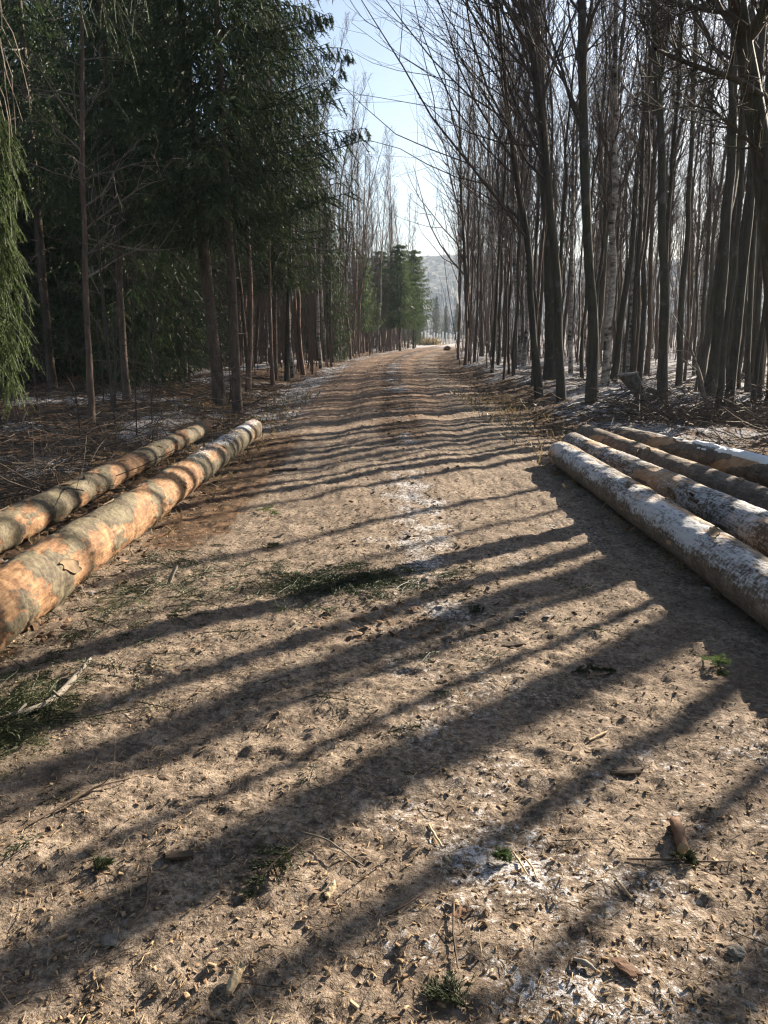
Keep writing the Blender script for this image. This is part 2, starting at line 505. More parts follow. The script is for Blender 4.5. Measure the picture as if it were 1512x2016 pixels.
# hill beyond the end of the track, wooded
def build_hill():
    m, nt, b = new_mat('wooded_hill')
    n = tex_noise(nt, pos(nt), 0.25, 4, 0.7)
    L(nt, ramp(nt, n, [(0.3, (0.035, 0.034, 0.028)), (0.7, (0.06, 0.055, 0.045))]), b.inputs['Base Color'])
    xs = np.linspace(-420, 620, 300); ys = np.linspace(560, 960, 80)
    X, Y = np.meshgrid(xs, ys)
    t = (Y - 560) / 340.0
    Z = -6 + 84 * sst(0, 1, t) * (0.85 + 0.25 * fbm2(X / 260.0, Y / 260.0, 91, 3)) - 30 * sst(1.0, 2.0, t)
    Z += (noise2(X / 3.2, Y / 3.7, 93) - 0.5) * 4 + (noise2(X / 14.0, Y / 14.0, 95) - 0.5) * 3
    nx, ny = len(xs), len(ys)
    i = np.arange(ny - 1)[:, None] * nx + np.arange(nx - 1)[None]
    F = np.stack([i, i + 1, i + nx + 1, i + nx], -1).reshape(-1, 4)
    tag(obj('hill', make_mesh('hill', np.stack([X, Y, Z], -1).reshape(-1, 3), [F], m)), None, None, None, 'structure')
build_hill()

# ------------------------------------------------------------------ logs
def log_mat(kind):
    m, nt, b = new_mat('log_' + kind)
    oc = objco(nt)
    fine = tex_noise(nt, objco(nt, (60, 9, 60)), 1.0, 5, 0.7, 0.5)
    mid = tex_noise(nt, oc, 7.0, 5, 0.65, 0.4)
    spot = tex_noise(nt, oc, 34.0, 3, 0.6)
    bk = attr(nt, 'bark')
    if kind == 'peeled':
        wood = ramp(nt, math_(nt, 'ADD', math_(nt, 'MULTIPLY', fine, 0.45), math_(nt, 'MULTIPLY', mid, 0.55)), [(0.34, (0.085, 0.042, 0.023)), (0.46, (0.205, 0.110, 0.054)), (0.56, (0.31, 0.185, 0.095)), (0.7, (0.42, 0.29, 0.175))])
        bark = ramp(nt, math_(nt, 'ADD', math_(nt, 'MULTIPLY', spot, 0.5), math_(nt, 'MULTIPLY', mid, 0.5)), [(0.36, (0.045, 0.034, 0.026)), (0.5, (0.115, 0.092, 0.058)), (0.62, (0.19, 0.165, 0.10))])
        bkn = math_(nt, 'ADD', bk, math_(nt, 'MULTIPLY_ADD', spot, 0.7, -0.35))
        inner = ramp(nt, fine, [(0.35, (0.12, 0.055, 0.03)), (0.65, (0.30, 0.16, 0.085))])
        c = mixc(nt, sstep(nt, bkn, 0.16, 0.42), wood, inner)
        c = mixc(nt, sstep(nt, bkn, 0.46, 0.60), c, bark)
        c = mixc(nt, math_(nt, 'MULTIPLY', sstep(nt, attr(nt, 'edge'), 0.5, 1.0), 0.55), c, (0.055, 0.033, 0.022))
        strk = tex_noise(nt, objco(nt, (26, 2.2, 26)), 1.0, 4, 0.7, 0.8)
        c = mixc(nt, math_(nt, 'MULTIPLY', sstep(nt, strk, 0.56, 0.68), 0.5), c, (0.10, 0.055, 0.032))
        c = mixc(nt, math_(nt, 'MULTIPLY', sstep(nt, spot, 0.63, 0.68), 0.6), c, (0.12, 0.07, 0.04))
    else:
        bark = ramp(nt, math_(nt, 'ADD', math_(nt, 'MULTIPLY', fine, 0.35), math_(nt, 'ADD', math_(nt, 'MULTIPLY', mid, 0.4), math_(nt, 'MULTIPLY', spot, 0.25))), [(0.36, (0.05, 0.038, 0.030)), (0.5, (0.125, 0.098, 0.076)), (0.64, (0.25, 0.205, 0.16))])
        wood = ramp(nt, mid, [(0.3, (0.24, 0.14, 0.075)), (0.7, (0.46, 0.31, 0.19))])
        c = mixc(nt, sstep(nt, bk, 0.35, 0.6), wood, bark)
    fs = N(nt, 'ShaderNodeSeparateXYZ'); L(nt, N(nt, 'ShaderNodeNewGeometry').outputs['Normal'], fs.inputs[0])
    big = tex_noise(nt, oc, 2.3, 3, 0.6)
    fr = math_(nt, 'ADD', math_(nt, 'ADD', attr(nt, 'frost'), math_(nt, 'MULTIPLY_ADD', big, 1.2, -0.6)), math_(nt, 'ADD', math_(nt, 'MULTIPLY_ADD', fine, 1.5, -0.75), math_(nt, 'MULTIPLY_ADD', spot, 1.3, -0.65)))
    c = mixc(nt, math_(nt, 'MULTIPLY', sstep(nt, fr, 0.26, 0.84), 0.68), c, (0.68, 0.70, 0.74))
    L(nt, c, b.inputs['Base Color'])
    b.inputs['Roughness'].default_value = 0.8
    bump(nt, b, math_(nt, 'ADD', math_(nt, 'MULTIPLY', fine, 0.6), math_(nt, 'MULTIPLY', spot, 0.8)), 0.9, 0.009)
    return m
M['log_peeled'] = log_mat('peeled'); M['log_barked'] = log_mat('barked')

def end_mat():
    m, nt, b = new_mat('sawn_log_end')
    w = N(nt, 'ShaderNodeTexWave', wave_type='RINGS', rings_direction='Y'); w.inputs['Scale'].default_value = 28; w.inputs['Distortion'].default_value = 1.5
    L(nt, objco(nt), w.inputs['Vector'])
    n = tex_noise(nt, objco(nt), 12, 3, 0.6)
    c = ramp(nt, w.outputs['Fac'], [(0.2, (0.30, 0.18, 0.09)), (0.8, (0.52, 0.37, 0.21))])
    c = mixc(nt, math_(nt, 'MULTIPLY', sstep(nt, n, 0.5, 0.7), 0.5), c, (0.20, 0.12, 0.07))
    L(nt, c, b.inputs['Base Color'])
    return m
M['log_end'] = end_mat()
M['snow'] = stick_mat('thin_snow', (0.72, 0.74, 0.77), (0.80, 0.82, 0.84))

LOGS = []
def log_field(seed, kind, ph, s, r):
    """bark cover, wood edge and relief of a log at length s (m) and angle ph (0 = top)"""
    cx, cz = np.sin(ph), np.cos(ph)
    def ns(fs, fr, sd):
        # noise on a cylinder: three slices blended
        return 0.5 * (noise2(s * fs + cx * fr * 0.7, cz * fr + sd * 3.1, seed + sd) + noise2(s * fs + 40 + cz * fr * 0.5, cx * fr + 9.7, seed + sd + 7))
    if kind == 'peeled':
        rag = (ns(9, 7, 5) - 0.5) * 0.75 + (ns(22, 16, 6) - 0.5) * 0.5 + (ns(60, 30, 12) - 0.5) * 0.45
        q = (ns(2.7, 0.75, 1) - 0.5) * 2.5 + (ns(5.6, 1.7, 2) - 0.5) * 1.3 + rag + 0.08
        bark = sst(-0.30, 0.30, q)
        edge = np.exp(-(q / 0.055) ** 2)
        relief = 0.008 * sst(-0.04, 0.05, q) + 0.005 * edge * (ns(20, 6, 8)) + (ns(9, 6, 3) - 0.5) * 0.008 + (ns(26, 16, 13) - 0.5) * 0.006 + (ns(3.3, 2, 4) - 0.5) * 0.024
        # harvester roller bands: shallow rings round the stem
        ring = np.abs(np.sin(np.pi * (s / 0.47 + 0.25 * (ns(0.9, 0.8, 9) - 0.5))))
        relief = relief - 0.011 * np.exp(-(ring / 0.13) ** 2)
        # branch scars in whorls
        kr = np.random.default_rng(seed + 77)
        for w in np.arange(0.5, 12.5, 0.62):
            for _ in range(3):
                a0 = kr.uniform(-np.pi, np.pi); s0 = w + kr.normal(0, .04); da = np.angle(np.exp(1j * (ph - a0))) * 0.15
                d2 = (da ** 2 + (s - s0) ** 2) / .028 ** 2
                relief = relief + 0.012 * np.exp(-d2) - 0.010 * np.exp(-d2 * 9)
                edge = np.maximum(edge, np.exp(-d2 * 5))
    else:
        q = (ns(2.0, 1.8, 1) - 0.5) * 2 + 0.33 + (ns(12, 6, 5) - 0.5) * 0.5
        bark = sst(-0.05, 0.05, q); edge = np.exp(-(q / 0.06) ** 2)
        relief = 0.005 * bark + (ns(24, 9, 3) - 0.5) * 0.008 + (ns(9, 5, 6) - 0.5) * 0.008 + (ns(3, 2, 4) - 0.5) * 0.012
    return bark, edge, relief

def make_log(p_near, p_far, r_near, r_far, kind, seed, label, frost0, nseg, nrad, flakes, stubs, bow=0.02):
    p_near = np.array(p_near, float); p_far = np.array(p_far, float)
    D = p_far - p_near; LEN = np.linalg.norm(D)
    yaw = math.atan2(-D[0], D[1])
    root = empty('spruce_log', (p_near[0], p_near[1], float(h_base(p_near[0], p_near[1]))), label, 'log', 'felled spruce logs beside the track', yaw)
    z0 = p_near[2] - root.location[2]; z1 = p_far[2] - root.location[2]
    # finer towards whatever lies near the camera
    g = np.linspace(0, 1, nseg) ** 1.35
    s = g * LEN
    ph = np.linspace(0, 2 * np.pi, nrad, endpoint=False)
    S, PH = np.meshgrid(s, ph, indexing='ij')
    t = S / LEN
    R = r_near + (r_far - r_near) * t
    bark, edge, rel = log_field(seed, kind, PH, S, R)
    oval = 1 + 0.03 * np.sin(2 * PH + 1.3 * seed) + 0.02 * (noise2(S * 0.9, S * 0 + seed, seed) - 0.5)
    endt = np.minimum(sst(0, 0.02, S), sst(0, 0.03, LEN - S)) * 0.06 + 0.94
    RR = (R * oval + rel) * endt
    bend = bow * np.sin(np.pi * t * 1.3 + seed)
    X = np.sin(PH) * RR + bend; Z = np.cos(PH) * RR + z0 + (z1 - z0) * t + 0.3 * bend * 0
    V = np.stack([X, S, Z], -1).reshape(-1, 3)
    i = np.arange(nseg - 1)[:, None] * nrad + np.arange(nrad)[None]; i2 = np.arange(nseg - 1)[:, None] * nrad + (np.arange(nrad)[None] + 1) % nrad
    F = np.stack([i, i2, i2 + nrad, i + nrad], -1).reshape(-1, 4)
    fro = frost0(PH, S, t)
    me = make_mesh('log_stem', V, [F], M['log_peeled' if kind == 'peeled' else 'log_barked'], True, dict(bark=bark.ravel(), edge=edge.ravel(), frost=fro.ravel()))
    obj('stem', me, root)
    # sawn ends
    for k, (row, sg, y) in enumerate(((0, -1, -0.003), (nseg - 1, 1, LEN + 0.003))):
        ring = V[row * nrad:(row + 1) * nrad].copy()
        c = ring.mean(0); ring[:, 1] = y
        mid_ = c + (ring - c) * 0.5; mid_[:, 1] = y + sg * 0.002; c[1] = y
        Vv = np.concatenate([ring, mid_, c[None]]); n = nrad; a = np.arange(n); bq = (a + 1) % n
        Fq = np.stack([a, bq, bq + n, a + n], -1); Ft = np.stack([a + n, bq + n, np.full(n, 2 * n)], -1)
        o = obj('sawn_end', make_mesh('sawn_end', Vv, [Fq, Ft], M['log_end']), root)
    # lifted flakes of bark and snags of branches
    rng = np.random.default_rng(seed)
    for k in range(flakes):
        fs = rng.uniform(0.12, 0.8) * LEN; fp = rng.uniform(-1.5, 1.5)
        la = rng.uniform(0.025, 0.10); wa = rng.uniform(0.08, 0.35)
        a = np.linspace(-1, 1, 7)[:, None]; w = np.linspace(-1, 1, 6)[None]
        tt = fs / LEN; rr = r_near + (r_far - r_near) * tt
        jag = 1 + 0.12 * rng.normal(0, 1, (7, 6)) * (np.abs(a) > 0.9)
        ss = fs + a * la * jag + w * 0.02; pp = fp + w * wa * (1 - 0.35 * a ** 2) + a * 0.1
        lift = 0.0095 + 0.005 * np.clip(w, 0, 1) ** 2 + 0.005 * np.clip(a, 0, 1) ** 2 + rng.uniform(0, .002, (7, 6))
        bd = bow * np.sin(np.pi * ss / LEN * 1.3 + seed)
        def shell(lf): return np.stack([np.sin(pp) * (rr + lf) + bd, ss, np.cos(pp) * (rr + lf) + z0 + (z1 - z0) * tt], -1).reshape(-1, 3)
        Vv = np.concatenate([shell(lift), shell(lift - 0.009)])
        q = np.array([[i_ * 6 + j_, i_ * 6 + j_ + 1, (i_ + 1) * 6 + j_ + 1, (i_ + 1) * 6 + j_] for i_ in range(6) for j_ in range(5)])
        rim = [0, 1, 2, 3, 4, 5, 11, 17, 23, 29, 35, 41, 40, 39, 38, 37, 36, 30, 24, 18, 12, 6]
        e = np.array([[rim[z], rim[(z + 1) % len(rim)], rim[(z + 1) % len(rim)] + 42, rim[z] + 42] for z in range(len(rim))])
        obj('bark_flake', make_mesh('bark_flake', Vv, [q, q[:, ::-1] + 42, e], M['flake'], True), root)
    for fs, fp, hl in stubs:
        tt = fs / LEN; rr = r_near + (r_far - r_near) * tt
        bd = bow * math.sin(math.pi * tt * 1.3 + seed)
        d = np.array([math.sin(fp), 0.15, math.cos(fp)]); base = np.array([math.sin(fp) * rr * 0.85 + bd, fs, math.cos(fp) * rr * 0.85 + z0 + (z1 - z0) * tt])
        mb = MB(); mb.add(*tubes(np.stack([base, base + d * hl * 0.5 + [0, 0.004, 0], base + d * hl, base + d * (hl + 0.002)]), np.array([0.022, 0.016, 0.013, 0.001]), 8))
        obj('branch_stub', mb.mesh('branch_stub', M['stick'], True), root)
    LOGS.append((root, z0, z1, r_near, r_far, LEN))
    return root

M['flake'] = stick_mat('loose_bark_flake', (0.09, 0.06, 0.038), (0.22, 0.155, 0.09))
topf = lambda w, a: (lambda PH, S, t: a * (np.cos(PH) - w) )
def fro_L1(PH, S, t): return -0.35 + 0.85 * sst(0.5, 0.72, t) * sst(-0.1, 0.75, np.cos(PH + 0.25)) + 0.25 * (1 - sst(0.28, 0.36, t)) * sst(0.2, 0.9, np.cos(PH + 0.6))
def fro_L2(PH, S, t): return -0.4 + 0.35 * sst(0.3, 0.9, np.cos(PH))
def fro_R1(PH, S, t): return -0.30 + 0.82 * sst(0.45, 0.95, np.cos(PH + 0.68)) + 0.1 * np.cos(PH + .7)
def fro_R2(PH, S, t): return -0.30 + 0.84 * sst(-0.25, 0.65, np.cos(PH + 0.70)) * (0.75 + 0.25 * (1 - t))
def fro_R3(PH, S, t): return -0.38 + 0.35 * sst(0.4, 0.9, np.cos(PH + 0.3))
def fro_R4(PH, S, t): return -0.30 + 0.75 * sst(0.55, 0.95, np.cos(PH - 0.2))

make_log((-1.955, 1.2, 0.195), (-1.99, 12.6, 0.135), 0.185, 0.132, 'peeled', 11, 'thick half-peeled orange log lying next to the track edge, frosted at its far end', fro_L1, 640, 76, 12, [(7.6, -0.9, .05), (4.3, 0.7, .03)])
make_log((-2.74, 2.2, 0.15), (-2.80, 12.9, 0.12), 0.145, 0.108, 'peeled', 23, 'thinner patchy brown log behind the half-peeled orange one, under dark spruces', fro_L2, 420, 52, 12, [(5.2, 0.4, .05)])
LR1 = make_log((2.09, 1.0, 0.16), (2.10, 9.75, 0.155), 0.165, 0.150, 'barked', 37, 'frost-topped brown log nearest the track, in front of the three other barked logs', fro_R1, 560, 68, 5, [(3.2, -0.6, .03)])
def pt_log(px, py, r):
    d = ray(px, py); t = (r - CAM_H) / d[2]; return np.array([d[0] * t, d[1] * t, r])
def two(a, b, r, back):
    A = pt_log(*a, r); B = pt_log(*b, r); d = (A - B) / np.linalg.norm(A - B)
    return B - d * back, A
n2_, f2_ = two((1123, 874), (1512, 1052), 0.165, 4.2)
make_log(n2_, f2_, 0.165, 0.145, 'barked', 41, 'pale frosted log with dark torn bark, second from the track edge', fro_R2, 460, 60, 6, [(5.0, -1.1, .10), (5.12, -0.9, .07), (2.7, 0.2, .05)])
n3_, f3_ = two((1150, 856), (1512, 1000), 0.16, 4.6)
make_log(n3_, f3_, 0.165, 0.14, 'barked', 53, 'bare brown log without snow between the pale frosted and the snow-topped one', fro_R3, 380, 52, 5, [(4.9, 0.5, .04)])
n4_, f4_ = two((1220, 860), (1512, 934), 0.16, 3.5)
LR4 = make_log(n4_, f4_, 0.175, 0.14, 'barked', 67, 'snow-topped log farthest from the track, beside the brush heap', fro_R4, 380, 52, 4, [])
def snow_cap():
    root, z0, z1, rn, rf, LEN = LOGS[-1]
    s = np.linspace(0.3, LEN * 0.80, 220); ph = np.linspace(-0.75, 1.0, 22)
    S, PH = np.meshgrid(s, ph, indexing='ij'); t = S / LEN
    w = (PH - 0.12) / 0.875
    cover = 1.0 - np.abs(w) ** 2.0 * 1.1 - 7.0 * np.clip(fbm2(S * 2.6, PH * 2.2, 5, 4) - 0.53, 0, 1) - 0.9 * sst(0.72, 0.8, t)
    _, _, rel = log_field(67, 'barked', PH, S, 0)
    th = np.clip(cover, -0.12, 0.6) * 0.035
    R = (rn + (rf - rn) * t) + rel + th
    bd = 0.02 * np.sin(np.pi * t * 1.3 + 67)
    V = np.stack([np.sin(PH) * R + bd, S, np.cos(PH) * R + z0 + (z1 - z0) * t], -1).reshape(-1, 3)
    ny, nx = len(s), len(ph)
    i = np.arange(ny - 1)[:, None] * nx + np.arange(nx - 1)[None]
    F = np.stack([i, i + 1, i + nx + 1, i + nx], -1).reshape(-1, 4)
    keep = (th.ravel()[F] > 0.0015).any(1)
    obj('snow_cover', make_mesh('snow_cover', V, [F[keep]], M['snow'], True), root)
snow_cap()

# ------------------------------------------------------------------ bare broad-leaved trees
def trunk_path(pts, n, seed, wob=0.03):
    pts = np.asarray(pts, float)
    d = np.concatenate([[0], np.cumsum(np.linalg.norm(np.diff(pts, axis=0), axis=1))])
    u = np.linspace(0, d[-1], n)
    # smooth interpolation through the given points
    P = np.stack([np.interp(u, d, pts[:, k]) for k in range(3)], -1)
    for _ in range(3): P[1:-1] = 0.25 * P[:-2] + 0.5 * P[1:-1] + 0.25 * P[2:]
    rng = np.random.default_rng(seed)
    w = np.cumsum(rng.normal(0, wob, (n, 2)), 0); w -= np.linspace(0, 1, n)[:, None] * w[-1]
    P[:, :2] += w
    return P, u

def bare_meshes(P, r0, seed, n1=16, len1=2.6, t0=0.3, bias=(0, 0, 0), up=0.16, ang=(0.4, 0.9), bark='bark_grey', twig='twig_dark', k2=7, k3=6, sides=9, flare=0.3, name='tree', twr=0.0042):
    """trunk and crown meshes (about the base of the tree) from a trunk path P"""
    rng = np.random.default_rng(seed)
    base = P[0].copy(); P = P - base
    Lt = np.linalg.norm(np.diff(P, axis=0), axis=1).sum()
    n = len(P); t = np.linspace(0, 1, n)
    R = r0 * ((1 - t) ** 0.75 * 0.94 + 0.03) + r0 * flare * np.exp(-t * Lt / 0.28)
    P = P.copy(); P[0, 2] -= 0.15
    mb = MB(); V, F = tubes(P, R, sides)
    V += (noise2(V[:, 0] * 9 + V[:, 2] * 1.3, V[:, 1] * 9 + V[:, 2], seed)[:, None] - 0.5) * r0 * 0.35 * np.array([1, 1, 0])
    mb.add(V, F)
    tm = mb.mesh(name + '_trunk', M[bark], True)
    bias = np.array(bias, float)
    s1 = t0 + (0.97 - t0) * (np.arange(n1) + rng.uniform(0, 1, n1)) / n1
    A, T = along(P[None], np.zeros(n1, int), s1)
    d1 = side_dirs(T, rng.uniform(*ang, n1), rng, bias)
    l1 = len1 * (1.15 - s1) / (1.15 - t0) * rng.uniform(0.55, 1.15, n1) + 0.4
    B1 = grow(A, d1, l1, 7, up, 0.10, rng)
    rr = np.interp(s1, t, R) * rng.uniform(0.28, 0.5, n1)
    r1 = rr[:, None] * np.linspace(1, 0.22, 7)[None]
    c = MB(); c.add(*tubes(B1, r1, 5))
    n2 = n1 * k2; idx = np.repeat(np.arange(n1), k2)
    s2 = np.clip(np.tile((np.arange(k2) + 0.5) / k2, n1) + rng.uniform(-.06, .06, n2), 0.1, 0.98)
    A, T = along(B1, idx, s2)
    d2 = side_dirs(T, rng.uniform(0.5, 0.95, n2), rng, bias * 0.3)
    l2 = l1[idx] * (0.62 - 0.42 * s2) * rng.uniform(0.6, 1.2, n2) + 0.12
    B2 = grow(A, d2, l2, 5, up * 0.7, 0.12, rng)
    r2 = np.maximum(r1[idx, (s2 * 6).astype(int)] * 0.5, twr * 1.4)[:, None] * np.linspace(1, 0.4, 5)[None]
    c.add(*tubes(B2, r2, 4))
    if k3:
        n3 = n2 * k3; idx = np.repeat(np.arange(n2), k3)
        s3 = np.clip(np.tile((np.arange(k3) + 0.6) / k3, n2) + rng.uniform(-.08, .08, n3), 0.1, 0.98)
        A, T = along(B2, idx, s3)
        d3 = side_dirs(T, rng.uniform(0.45, 0.9, n3), rng)
        l3 = l2[idx] * (0.6 - 0.3 * s3) * rng.uniform(0.6, 1.3, n3) + 0.06
        B3 = grow(A, d3, l3, 4, up * 0.6, 0.14, rng)
        c.add(*tubes(B3, np.full((n3, 1), twr) * np.array([[1, .85, .7, .35]]), 3))
    cm = c.mesh(name + '_crown', M[twig], False)
    return tm, cm, base

def put_tree(name, tm, cm, base, label, cat='tree', group=None):
    e = empty(name, base, label, cat, group)
    obj('trunk', tm, e); obj('crown', cm, e)
    return e

def px_path(pxs, Y, H=16.0, lean=None):
    """world path of a stem seen through the given points at distance Y, carried on to height H"""
    pts = [gp(*pxs[0])] if Y is None else [at(*pxs[0], Y)]
    Y = pts[0][1]
    for q in pxs[1:]: pts.append(at(*q, Y))
    pts[0][2] = float(h_base(pts[0][0], pts[0][1]))
    d = pts[-1] - pts[-2]; d = d / max(d[2], 0.1)
    d[0] *= 0.8
    rest = H - pts[-1][2]
    if rest > 0.5: pts.append(pts[-1] + d * rest)
    return np.array(pts)

GR = 'bare trees standing along the edge of the wood across from the spruces'
HERO_R = [
    # pixels up the stem, radius at 1.3 m, bark, kwargs, label
    ([(1064, 782), (1040, 480), (1034, 420), (1004, 205), (985, 60)], 0.095, 'bark_grey', dict(n1=34, len1=7.0, t0=0.22, bias=(-1.6, -.2, 0.2)), 'slim dark tree nearest the track edge, leaning over the road, with a pale dead shoot'),
    ([(1107, 788), (1098, 640), (1083, 420), (1068, 205), (1026, 0)], 0.10, 'bark_grey', dict(n1=30, len1=6.2, t0=0.25, bias=(-1.4, -.2, 0.1)), 'dark double-looking trunk between the track-edge leaning tree and the thick straight trunk'),
    ([(1085, 745), (1088, 560), (1075, 300), (1060, 100)], 0.24, 'bark_grey', dict(n1=24, len1=4.5, t0=0.35, bias=(-1, 0, 0)), 'broad shadowed trunk standing close behind the double-looking one'),
    ([(1162, 795), (1158, 600), (1154, 384), (1150, 150), (1148, 0)], 0.12, 'bark_grey', dict(n1=26, len1=3.8, t0=0.3, bias=(-.8, -.2, 0)), 'straight upright thick trunk facing the log ends, clear of twigs below'),
    ([(1171, 728), (1185, 560), (1192, 427), (1213, 150), (1225, 0)], 0.14, 'bark_grey', dict(n1=22, len1=3.2, t0=0.35), 'trunk leaning away from the track behind the straight thick one'),
    ([(1207, 752), (1230, 555), (1256, 320), (1281, 128), (1300, 0)], 0.11, 'bark_grey', dict(n1=22, len1=3.0, t0=0.35), 'slanting slender trunk rising from beside the stump'),
    ([(1302, 794), (1299, 470), (1294, 277), (1288, 80), (1284, 0)], 0.098, 'bark_grey', dict(n1=22, len1=2.8, t0=0.35), 'smooth olive-grey straight trunk just behind the stump'),
    ([(1335, 757), (1345, 600), (1358, 470), (1367, 300), (1376, 0)], 0.085, 'bark_grey', dict(n1=20, len1=2.6, t0=0.35), 'slim pale trunk two steps behind the leaning dead sapling'),
    ([(1388, 778), (1414, 555), (1431, 341), (1448, 85), (1455, 0)], 0.125, 'bark_grey', dict(n1=22, len1=3.0, t0=0.35), 'leaning thick grey trunk beside the dead sapling and brush heap'),
    ([(1433, 796), (1452, 618), (1475, 420), (1490, 200)], 0.085, 'bark_grey', dict(n1=20, len1=2.4, t0=0.4), 'slanting dark stem rising behind the brush heap'),
    ([(1410, 800), (1425, 700), (1440, 560), (1452, 400)], 0.055, 'bark_grey', dict(n1=16, len1=1.8, t0=0.3), 'thin crooked stem between two leaning trunks by the brush heap'),
    ([(1473, 740), (1484, 560), (1494, 400), (1500, 200)], 0.18, 'bark_grey', dict(n1=20, len1=3.0, t0=0.4), 'thick grey trunk deep in the wood at the picture edge'),
    ([(1245, 760), (1262, 560), (1280, 300)], 0.075, 'bark_grey', dict(n1=18, len1=2.2, t0=0.4), 'thin trunk directly behind the tilted stump'),
    ([(920, 712), (917, 560), (906, 330), (902, 100)], 0.13, 'bark_grey', dict(n1=28, len1=5.5, t0=0.25, bias=(-1.2, -.3, 0)), 'dark rough trunk farther along the road edge with a pale sucker at its foot'),
    ([(985, 715), (978, 540), (968, 330), (962, 100)], 0.11, 'bark_birch', dict(n1=24, len1=3.2, t0=0.3, bias=(-.8, 0, 0), twig='twig_red'), 'mottled birch with ragged dark bark behind the road-edge trunks'),
    ([(1022, 722), (1016, 560), (1010, 380), (1002, 120)], 0.12, 'bark_birch', dict(n1=24, len1=3.2, t0=0.3, bias=(-.8, 0, 0), twig='twig_red'), 'white-patched birch behind the slim leaning track-edge tree'),
    ([(950, 706), (946, 520), (936, 330), (930, 100)], 0.09, 'bark_brown', dict(n1=24, len1=3.4, t0=0.3, bias=(-1, 0, 0), twig='twig_red'), 'thin brown trunk next to the dark rough road-edge trunk'),
    ([(1000, 700), (1004, 560), (996, 360), (990, 100)], 0.095, 'bark_brown', dict(n1=24, len1=3.0, t0=0.3, bias=(-.6, 0, 0)), 'slim brown trunk between the two mottled birches'),
]
for k, (pxs, r, bk, kw, lab) in enumerate(HERO_R):
    pts = px_path(pxs, None, 15.5 + (k * 37 % 5) * 0.5)
    P, _ = trunk_path(pts, 26, 100 + k, 0.022)
    nm = 'birch_tree' if bk == 'bark_birch' else 'bare_tree'
    tm, cm, b_ = bare_meshes(P, r, 200 + k, bark=bk, name=nm, k3=4, **kw)
    put_tree(nm, tm, cm, b_, lab, 'birch tree' if nm == 'birch_tree' else 'tree')

# the big tree whose trunk crosses the upper corner, with its heavy limbs
def big_corner_tree():
    Y = 9.0
    pts = [at(1560, 690, Y), at(1530, 560, Y), at(1512, 420, Y), at(1488, 200, Y), at(1462, 40, Y), at(1445, -120, Y), at(1420, -500, Y), at(1400, -900, Y)]
    pts[0][2] = float(h_base(pts[0][0], pts[0][1]))
    pts[0][0] += 0.1
    P, _ = trunk_path(np.array(pts), 30, 5, 0.01)
    tm, cm, b_ = bare_meshes(P, 0.165, 77, n1=14, len1=3.4, t0=0.5, bias=(-.5, 0, 0), name='corner_tree', flare=0.3)
    e = put_tree('bare_tree', tm, cm, b_, 'heavy-limbed thick tree at the picture corner behind the snow-topped log')
    for pxs, r in (([(1492, 190), (1440, 150), (1380, 135), (1316, 107), (1290, 96)], 0.036), ([(1468, 60), (1420, 20), (1350, 15), (1300, -10)], 0.03), ([(1470, 70), (1500, 30), (1560, -40)], 0.07), ([(1505, 330), (1460, 260), (1420, 230), (1380, 190)], 0.02)):
        pp = np.array([at(x, y, Y - 0.2 * i) for i, (x, y) in enumerate(pxs)]) - b_
        q, _ = trunk_path(pp, 10, 3, 0.01)
        mb = MB(); mb.add(*tubes(q, np.linspace(r, r * 0.45, 10), 7))
        rng = np.random.default_rng(int(r * 1000))
        B = 26; A, T = along(q[None], np.zeros(B, int), rng.uniform(0.15, 0.98, B))
        B1 = grow(A, side_dirs(T, rng.uniform(.5, 1.1, B), rng), rng.uniform(.3, 1.1, B), 5, 0.08, 0.14, rng)
        mb.add(*tubes(B1, np.full((B, 1), 0.008) * np.linspace(1, .4, 5)[None], 4))
        idx = np.repeat(np.arange(B), 6); A, T = along(B1, idx, rng.uniform(.1, .95, len(idx)))
        B2 = grow(A, side_dirs(T, rng.uniform(.5, 1.0, len(idx)), rng), rng.uniform(.12, .45, len(idx)), 4, .05, .15, rng)
        mb.add(*tubes(B2, np.full((len(idx), 1), 0.0032) * np.ones((1, 4)), 3))
        obj('limb', mb.mesh('limb', M['bark_grey'], True), e)
big_corner_tree()

# reusable stems for the depth of the wood
BARE = []
for k in range(10):
    rng = np.random.default_rng(900 + k)
    Hh = rng.uniform(12.5, 16.5)
    pts = np.array([[0, 0, 0], [rng.normal(0, .12), rng.normal(0, .12), Hh * .3], [rng.normal(0, .3), rng.normal(0, .3), Hh * .65], [rng.normal(0, .6), rng.normal(0, .6), Hh]])
    P, _ = trunk_path(pts, 20, 950 + k, 0.045)
    bk = ['bark_grey', 'bark_brown', 'bark_grey', 'bark_birch', 'bark_grey', 'bark_pink', 'bark_grey', 'bark_brown', 'bark_grey', 'bark_birch'][k]
    tw = 'twig_red' if bk in ('bark_birch', 'bark_pink') else 'twig_dark'
    tm, cm, b_ = bare_meshes(P, rng.uniform(.045, .095), 970 + k, n1=22, len1=rng.uniform(1.7, 2.6), t0=0.27, ang=(.3, .65), up=0.2, bark=bk, twig=tw, k2=6, k3=4, sides=6, twr=.005, flare=0.3, name='stem_tree')
    BARE.append((bk, tm, cm, Hh))

for k in range(6):
    rng = np.random.default_rng(990 + k)
    pts = np.array([[0, 0, 0], [rng.normal(0, .1), rng.normal(0, .1), 5], [rng.normal(0, .2), rng.normal(0, .2), 10], [rng.normal(0, .4), rng.normal(0, .4), 15.5]])
    P, _ = trunk_path(pts, 20, 995 + k, 0.015)
    tm, cm, b_ = bare_meshes(P, (.15, .12, .20, .085, .065, .05)[k], 996 + k, n1=12 if k < 3 else 9, len1=2.2, t0=0.6, ang=(.3, .65), up=.2, k2=6, k3=4, sides=9, name='stout_tree')
    BARE.append(('bark_grey', tm, cm, 15.5))

